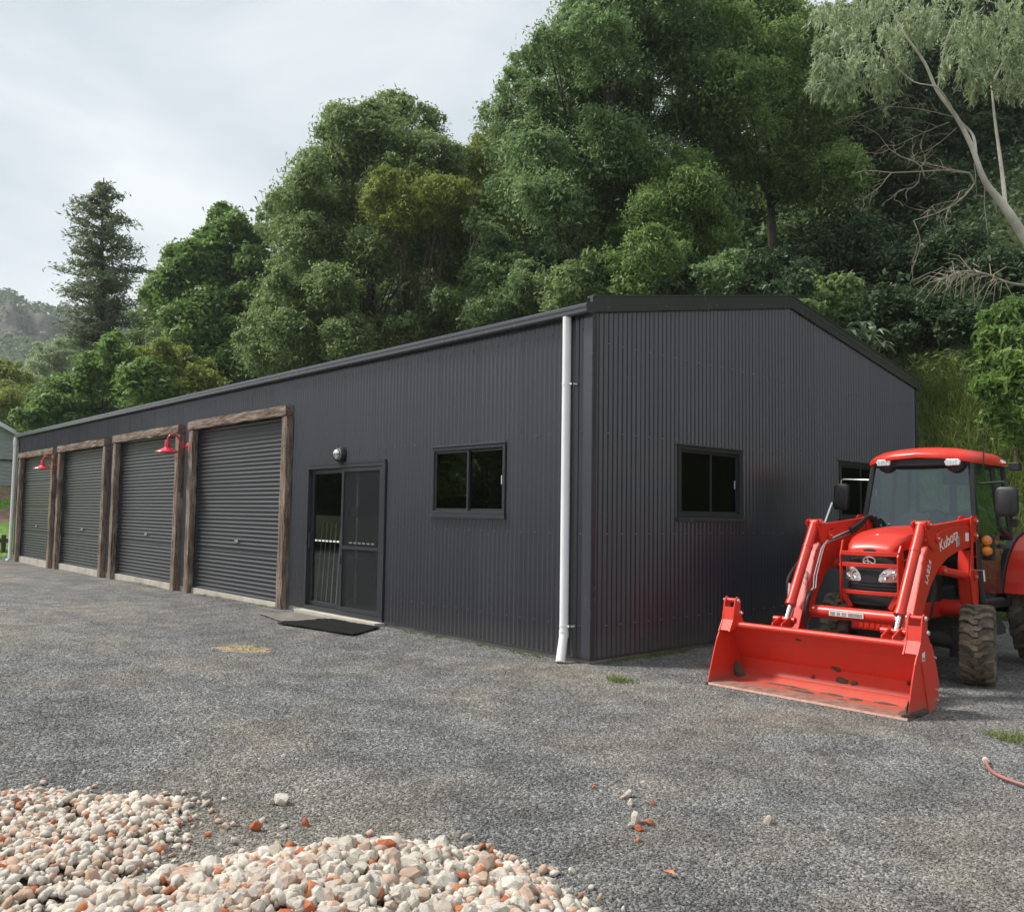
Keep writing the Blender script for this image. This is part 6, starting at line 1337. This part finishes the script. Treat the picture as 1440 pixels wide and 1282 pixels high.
def pile():
    rg = np.random.default_rng(21); R = []
    for poly, hmax, slope, smin, smax, dens, lay in ((polyA,.07,.20,.014,.032,760,2),(polyB,.16,.40,.020,.040,620,3)):
        P = np.array(poly); lo, hi = P.min(0), P.max(0); n = int((hi[0]-lo[0])*(hi[1]-lo[1])*dens*lay)
        x = rg.uniform(lo[0],hi[0],n); y = rg.uniform(lo[1],hi[1],n); d = edge_dist(poly, x, y); ins = inside(poly, x, y)
        keep = ins & ((d > .05) | (rg.random(n) < .6)); x, y, d = x[keep], y[keep], d[keep]
        h = np.minimum(hmax*(0.8+.3*np.sin(x*5+y*3)), slope*d); s = rg.uniform(smin, smax, len(x))*np.where(rg.random(len(x)) < .12, 1.35, 1.0)
        z = yard_z(x, y)+h*np.where(rg.random(len(x)) < .7, 1.0, rg.random(len(x)))+s*.35
        R.append(np.stack([x,y,z,s,np.full(len(x), 0 if poly is polyA else 1)], 1))
        # strays scattered round the rim
        m_ = 260; e = rg.integers(0, len(poly), m_); A_ = np.array(poly)[e]; B_ = np.array(poly)[(e+1) % len(poly)]; f_ = rg.random((m_,1)); q = A_+(B_-A_)*f_+rg.normal(size=(m_,2))*.085; s = rg.uniform(smin*.55, smax*.8, m_)
        R.append(np.stack([q[:,0],q[:,1],yard_z(q[:,0],q[:,1])+s*.4,s,np.full(m_, 0 if poly is polyA else 1)],1))
    R = np.concatenate(R)
    px = (R[:,:3]-CAM)@_F; size = R[:,3]/px; xs = 720+FPX*((R[:,:3]-CAM)@_R)/px; ys = 641-FPX*((R[:,:3]-CAM)@_U)/px
    top = R[:,2]-yard_z(R[:,0],R[:,1]); visb = (xs > -5) & (xs < 1445) & (ys < 1290) & (ys > 0)
    # thin overlap: a rock that sits lower than a close neighbour is not among the ones on show
    order = np.argsort(-(np.where(visb, size, 0)*(0.5+np.minimum(1, top/.12)))); show = set(order[:330].tolist())
    cnt = {'rockw':0,'rockp':0,'rocko':0}; nshow = 0
    lab = {'rockw':'pale grey-white broken rock in the foreground rubble heap','rockp':'pinkish-tan broken rock in the foreground rubble heap','rocko':'rusty orange broken rock in the foreground rubble heap'}
    restv, restf, b = [], [], 0
    for i in range(len(R)):
        x, y, z, s, g = R[i]; k = rg.integers(0, 9)
        rot = Matrix.Rotation(rg.uniform(0,6.28), 3, Vector(unit(rg.normal(size=3)))); sc = Vector((s*rg.uniform(.85,1.35), s*rg.uniform(.8,1.1), s*rg.uniform(.65,.95)))
        if i in show and nshow < 290:
            u_ = rg.random(); key = 'rockw' if u_ < (.80 if g else .56) else 'rockp' if u_ < (.97 if g else .88) else 'rocko'
            o = bpy.data.objects.new('rock', MESHES[key][k]); COL.objects.link(o); o.location = (x,y,z); o.rotation_euler = rot.to_euler(); o.scale = sc
            tag(o, lab[key], 'rock', {'rockw':'pale rocks in the rubble heap','rockp':'pinkish rocks in the rubble heap','rocko':'rusty rocks in the rubble heap'}[key]); nshow += 1
        else:
            v = LOW[k][1]*np.array(sc); v = v@np.array(rot).T+np.array((x,y,z)); restv.append(v); restf.append(LOW[k][2]+b); b += len(v)
    tag(np_mesh('rubble', np.concatenate(restv), np.concatenate(restf), M['rockmix'], None, True), 'mass of smaller pale broken stones making up the rubble heap', 'rubble', None, 'stuff')
pile()
# single rocks lying apart on the gravel, each one different
def lone(px, py, s, key, label, k, flat=.75):
    p = at_z(px, py, -0.05); o = bpy.data.objects.new('rock', MESHES[key][k % 9]); COL.objects.link(o)
    o.location = (p[0], p[1], float(yard_z(p[0],p[1]))+s*.45); o.rotation_euler = (k*1.3, k*.7, k*2.1); o.scale = (s*1.15, s, s*flat); tag(o, label, 'rock')
for i, a in enumerate([(396,1130,.052,'rockw','large white rock lying alone behind the rubble heap'),(383,1131,.025,'rockw','small white rock touching the left of the lone large white rock'),(430,1115,.018,'rockw','small white rock right of and behind the lone large white rock'),
    (359,1167,.035,'rocko','orange-red rock lying in the gap between the two rubble areas'),(369,1157,.022,'rockw','pale pebble just behind the orange-red rock'),(399,1164,.020,'rockw','pale pebble right of the orange-red rock'),(429,1161,.028,'rocko','brown and white rock at the right end of the little row'),(389,1202,.032,'rockw','white-topped dark-footed rock at the edge of the near heap'),(408,1205,.022,'rockw','small pale rock right of the white-topped rock'),
    (318,1165,.026,'rockp','tan flat rock left of the orange-red rock'),(330,1186,.026,'rockw','white rock lying below the tan flat rock'),(308,1193,.020,'rockw','small white rock at the right rim of the left rubble'),
    (884,1120,.030,'rockw','white rock at the back of the small cluster mid yard'),(887,1132,.028,'rockw','rounded white rock in front of the small mid-yard cluster'),(877,1123,.024,'rockp','tan rock on the left of the small mid-yard cluster'),(919,1131,.018,'rocko','small orange stone right of the mid-yard cluster'),
    (893,1157,.040,'rockw','large white rock in the lower mid-yard cluster'),(914,1160,.030,'rocko','brown rock on the right of the lower mid-yard cluster'),(899,1168,.026,'rocko','red rock in front of the lower mid-yard cluster'),(887,1164,.022,'rockw','small white rock at the front left of the lower mid-yard cluster'),(898,1183,.018,'rocko','orange chip below the lower mid-yard cluster'),
    (1080,1158,.030,'rockw','single white stone on open gravel below the bucket'),(835,1108,.017,'rocko','tiny reddish stone left of the mid-yard cluster'),(655,1180,.024,'rockw','white stone at the back edge of the near heap'),(640,1178,.022,'rockw','white stone left beside the one at the back edge of the near heap'),(720,1212,.022,'rockp','tan stone at the right shoulder of the near heap'),(805,1228,.022,'rockw','white stone off the right end of the near heap'),(775,1227,.024,'rockp','brownish stone near the right end of the near heap'),
    (48,1106,.018,'rockw','small white stone above the left rubble'),(118,1088,.020,'rockw','white stone on the gravel above the left rubble'),(290,1120,.022,'rockw','white stone off the upper right of the left rubble')]): lone(a[0], a[1], a[2], a[3], a[4], i)

# ------------------------------------------------------------------ weeds, dead leaf, hose, small things
def weed(px, py, r, n, leaf, label, seed, h=.06):
    rg = np.random.default_rng(seed); p = at_z(px, py, -0.05); a_ = rg.uniform(0,6.28,n); d = r*np.sqrt(rg.random(n)); x = p[0]+d*np.cos(a_)*1.4; y = p[1]+d*np.sin(a_)
    z = yard_z(x, y); P = np.stack([x,y,z],1); dv = unit(np.stack([rg.normal(size=n),rg.normal(size=n),.7*np.ones(n)],1)); L_ = h*(.5+rg.random(n)); sdv = unit(np.cross(dv,(0,0,1.0))); w = .006
    v = np.stack([P-sdv*w, P+sdv*w, P+dv*L_[:,None]*.6+sdv*w*.8, P+dv*L_[:,None]], 1).reshape(-1,3); o = np_mesh('weed_tuft', v, np.arange(len(v)).reshape(-1,4), leaf); tag(o, label, 'weed')
weed(872,957,.11,150,M['grass'],'green weed tuft in front of the gable corner',1); weed(1432,1040,.15,220,M['grass'],'green grass tuft at the right edge near the hose',2); weed(345,912,.16,60,M['grass'],'flat dry weeds on the orange soil patch before the doors',7,.03); weed(330,838,.12,90,M['lawn'],'thin weeds at the sill of the nearest roller door',9,.04)
def soil_patch(name, px, py, rx, ry, m, label, seed, th=0.006):
    rg = np.random.default_rng(seed); p = at_z(px, py, -0.05); n = 40; mb = MB(); ph = rg.uniform(0,6,4); rings = 5
    z0 = lambda x, y: float(yard_z(x, y)); vs = [(p[0],p[1],z0(p[0],p[1])+th)]
    for k in range(1, rings+1):
        for j in range(n):
            a_ = 2*math.pi*j/n; w = 1+.22*math.sin(2*a_+ph[0])+.16*math.sin(5*a_+ph[1])+.12*math.sin(9*a_+ph[2])+rg.uniform(-.10,.10); x = p[0]+(rx*math.cos(a_)*_R0[0]-ry*math.sin(a_)*_R0[1])*w*k/rings; y = p[1]+(rx*math.cos(a_)*_R0[1]+ry*math.sin(a_)*_R0[0])*w*k/rings
            vs.append((x,y,z0(x,y)+(th*(1-(k/rings)**2)*.3+.0006 if k < rings else -.004)))
    fs = [(0,1+j,1+(j+1) % n) for j in range(n)]+[(1+(k-1)*n+j,1+k*n+j,1+k*n+(j+1) % n,1+(k-1)*n+(j+1) % n) for k in range(1,rings) for j in range(n)]
    o = obj(name, mb.add(vs, fs), m, smooth=True); o['kind'] = 'structure'; return o
M['orangesoil'] = plain('orange_soil', (0.34,0.24,0.13), 1.0, 0, 0.4, 14, 1.0)
M['darksoil'] = plain('oily_dark_soil', (0.075,0.070,0.064), 0.8, 0, 0.5, 20, 1.0)
M['tansoil'] = plain('tan_dust', (0.27,0.225,0.17), 1.0, 0, 0.35, 12, 1.0)
soil_patch('soil_patch', 342, 912, .36, .26, M['orangesoil'], '', 1); soil_patch('soil_patch', 1148, 1058, .07, .12, M['darksoil'], '', 2, .004); soil_patch('soil_patch', 1172, 1070, .06, .08, M['darksoil'], '', 3, .004)
lf = at_z(940, 1226, -0.03); o = obj('dead_leaf', MB().add([(-.03,0,0),(-.012,-.014,.008),(.012,-.013,.010),(.036,.002,.004),(.012,.014,.012),(-.012,.013,.006),(0,0,.002)], [(0,1,6),(1,2,6),(2,3,6),(3,4,6),(4,5,6),(5,0,6)]), M['orange']); o.location = (lf[0],lf[1],-0.032); tag(o, 'curled orange dead leaf on the gravel at the bottom', 'leaf')
hp = [at_z(x, y, -0.03) for x, y in [(1386,1069),(1391,1080),(1400,1088),(1415,1095),(1435,1102),(1470,1112),(1530,1120)]]
hs = empty('garden_hose', tuple(hp[0]), 'pinkish garden hose end with white fitting at the right edge', 'hose')
M['hosepink'] = plain('pinkish_hose', (0.34,0.14,0.12), 0.5, 0, 0.15)
for p_ in hp: p_[2] = float(yard_z(p_[0],p_[1]))+.022
obj('hose_tube', MB().tube(smooth_path(hp, 5), 0.0105, 10), M['hosepink'], hs, smooth=True)
d_ = unit(hp[0]-hp[1]); obj('hose_fitting', MB().lathe([(-.02,.012),(-.02,.019),(.018,.017),(.022,.012),(.045,.012),(.05,.008),(.065,.008)], hp[0], d_, 14), M['white'], hs, smooth=True)
obj('hose_collar', MB().lathe([(.019,.0165),(.040,.0155)], hp[0], d_, 14), M['hosepink'], hs, smooth=True)

# trees across the yard, behind the viewpoint: the windows mirror them
def copy_tree(src, loc, rz, label):
    r = src.copy(); COL.objects.link(r); r.location = (loc[0], loc[1], float(ground_z(loc[0],loc[1]))-(1.0 if 'shrub' in src.name else 0.1)); r.rotation_euler = (0,0,rz); r['label'] = label
    if 'group' in r: del r['group']
    for c in src.children:
        k = c.copy(); COL.objects.link(k); k.parent = r
S_ = bpy.data.objects
for (nm, loc, rz, lb) in (('spreading_shrub',(-19,-15),1.0,'nearest broad shrub across the yard, mirrored at the right of the long wall window'),('spreading_shrub',(-23.5,-18),2.6,'second broad shrub across the yard, mirrored in the middle of the long wall window'),('spreading_shrub',(-28,-21),4.1,'third broad shrub across the yard, mirrored at the left of the long wall window'),('spreading_shrub',(-30,-16),0.2,'broad shrub across the yard mirrored in the right half of the sliding door'),('spreading_shrub',(-36,-19),5.2,'broad shrub across the yard mirrored in the left half of the sliding door'),('spreading_shrub',(-44,-16),3.3,'farthest broad shrub across the yard, mirrored beside the sliding door'),('broad_tree',(16,24),0.2,'dark tree on the slope right of the tractor mirrored in the gable windows')):
    copy_tree(S_[nm], loc, rz, lb)

# ------------------------------------------------------------------ haze
hm_ = bpy.data.materials.new('haze_air'); hm_.use_nodes = True; hN, hL = hm_.node_tree.nodes, hm_.node_tree.links; hN.clear()
ho = hN.new('ShaderNodeOutputMaterial'); hv = hN.new('ShaderNodeVolumePrincipled'); hv.inputs['Color'].default_value = (0.90,0.95,1.0,1); hv.inputs['Density'].default_value = 0.00034; hv.inputs['Anisotropy'].default_value = 0.2
hL.new(hv.outputs[0], ho.inputs['Volume'])
hz_ = obj('haze', MB().box(-960,960,-960,960,-8,190), hm_); tag(hz_, 'thin blue-grey haze in the valley air', 'haze', None, 'stuff')
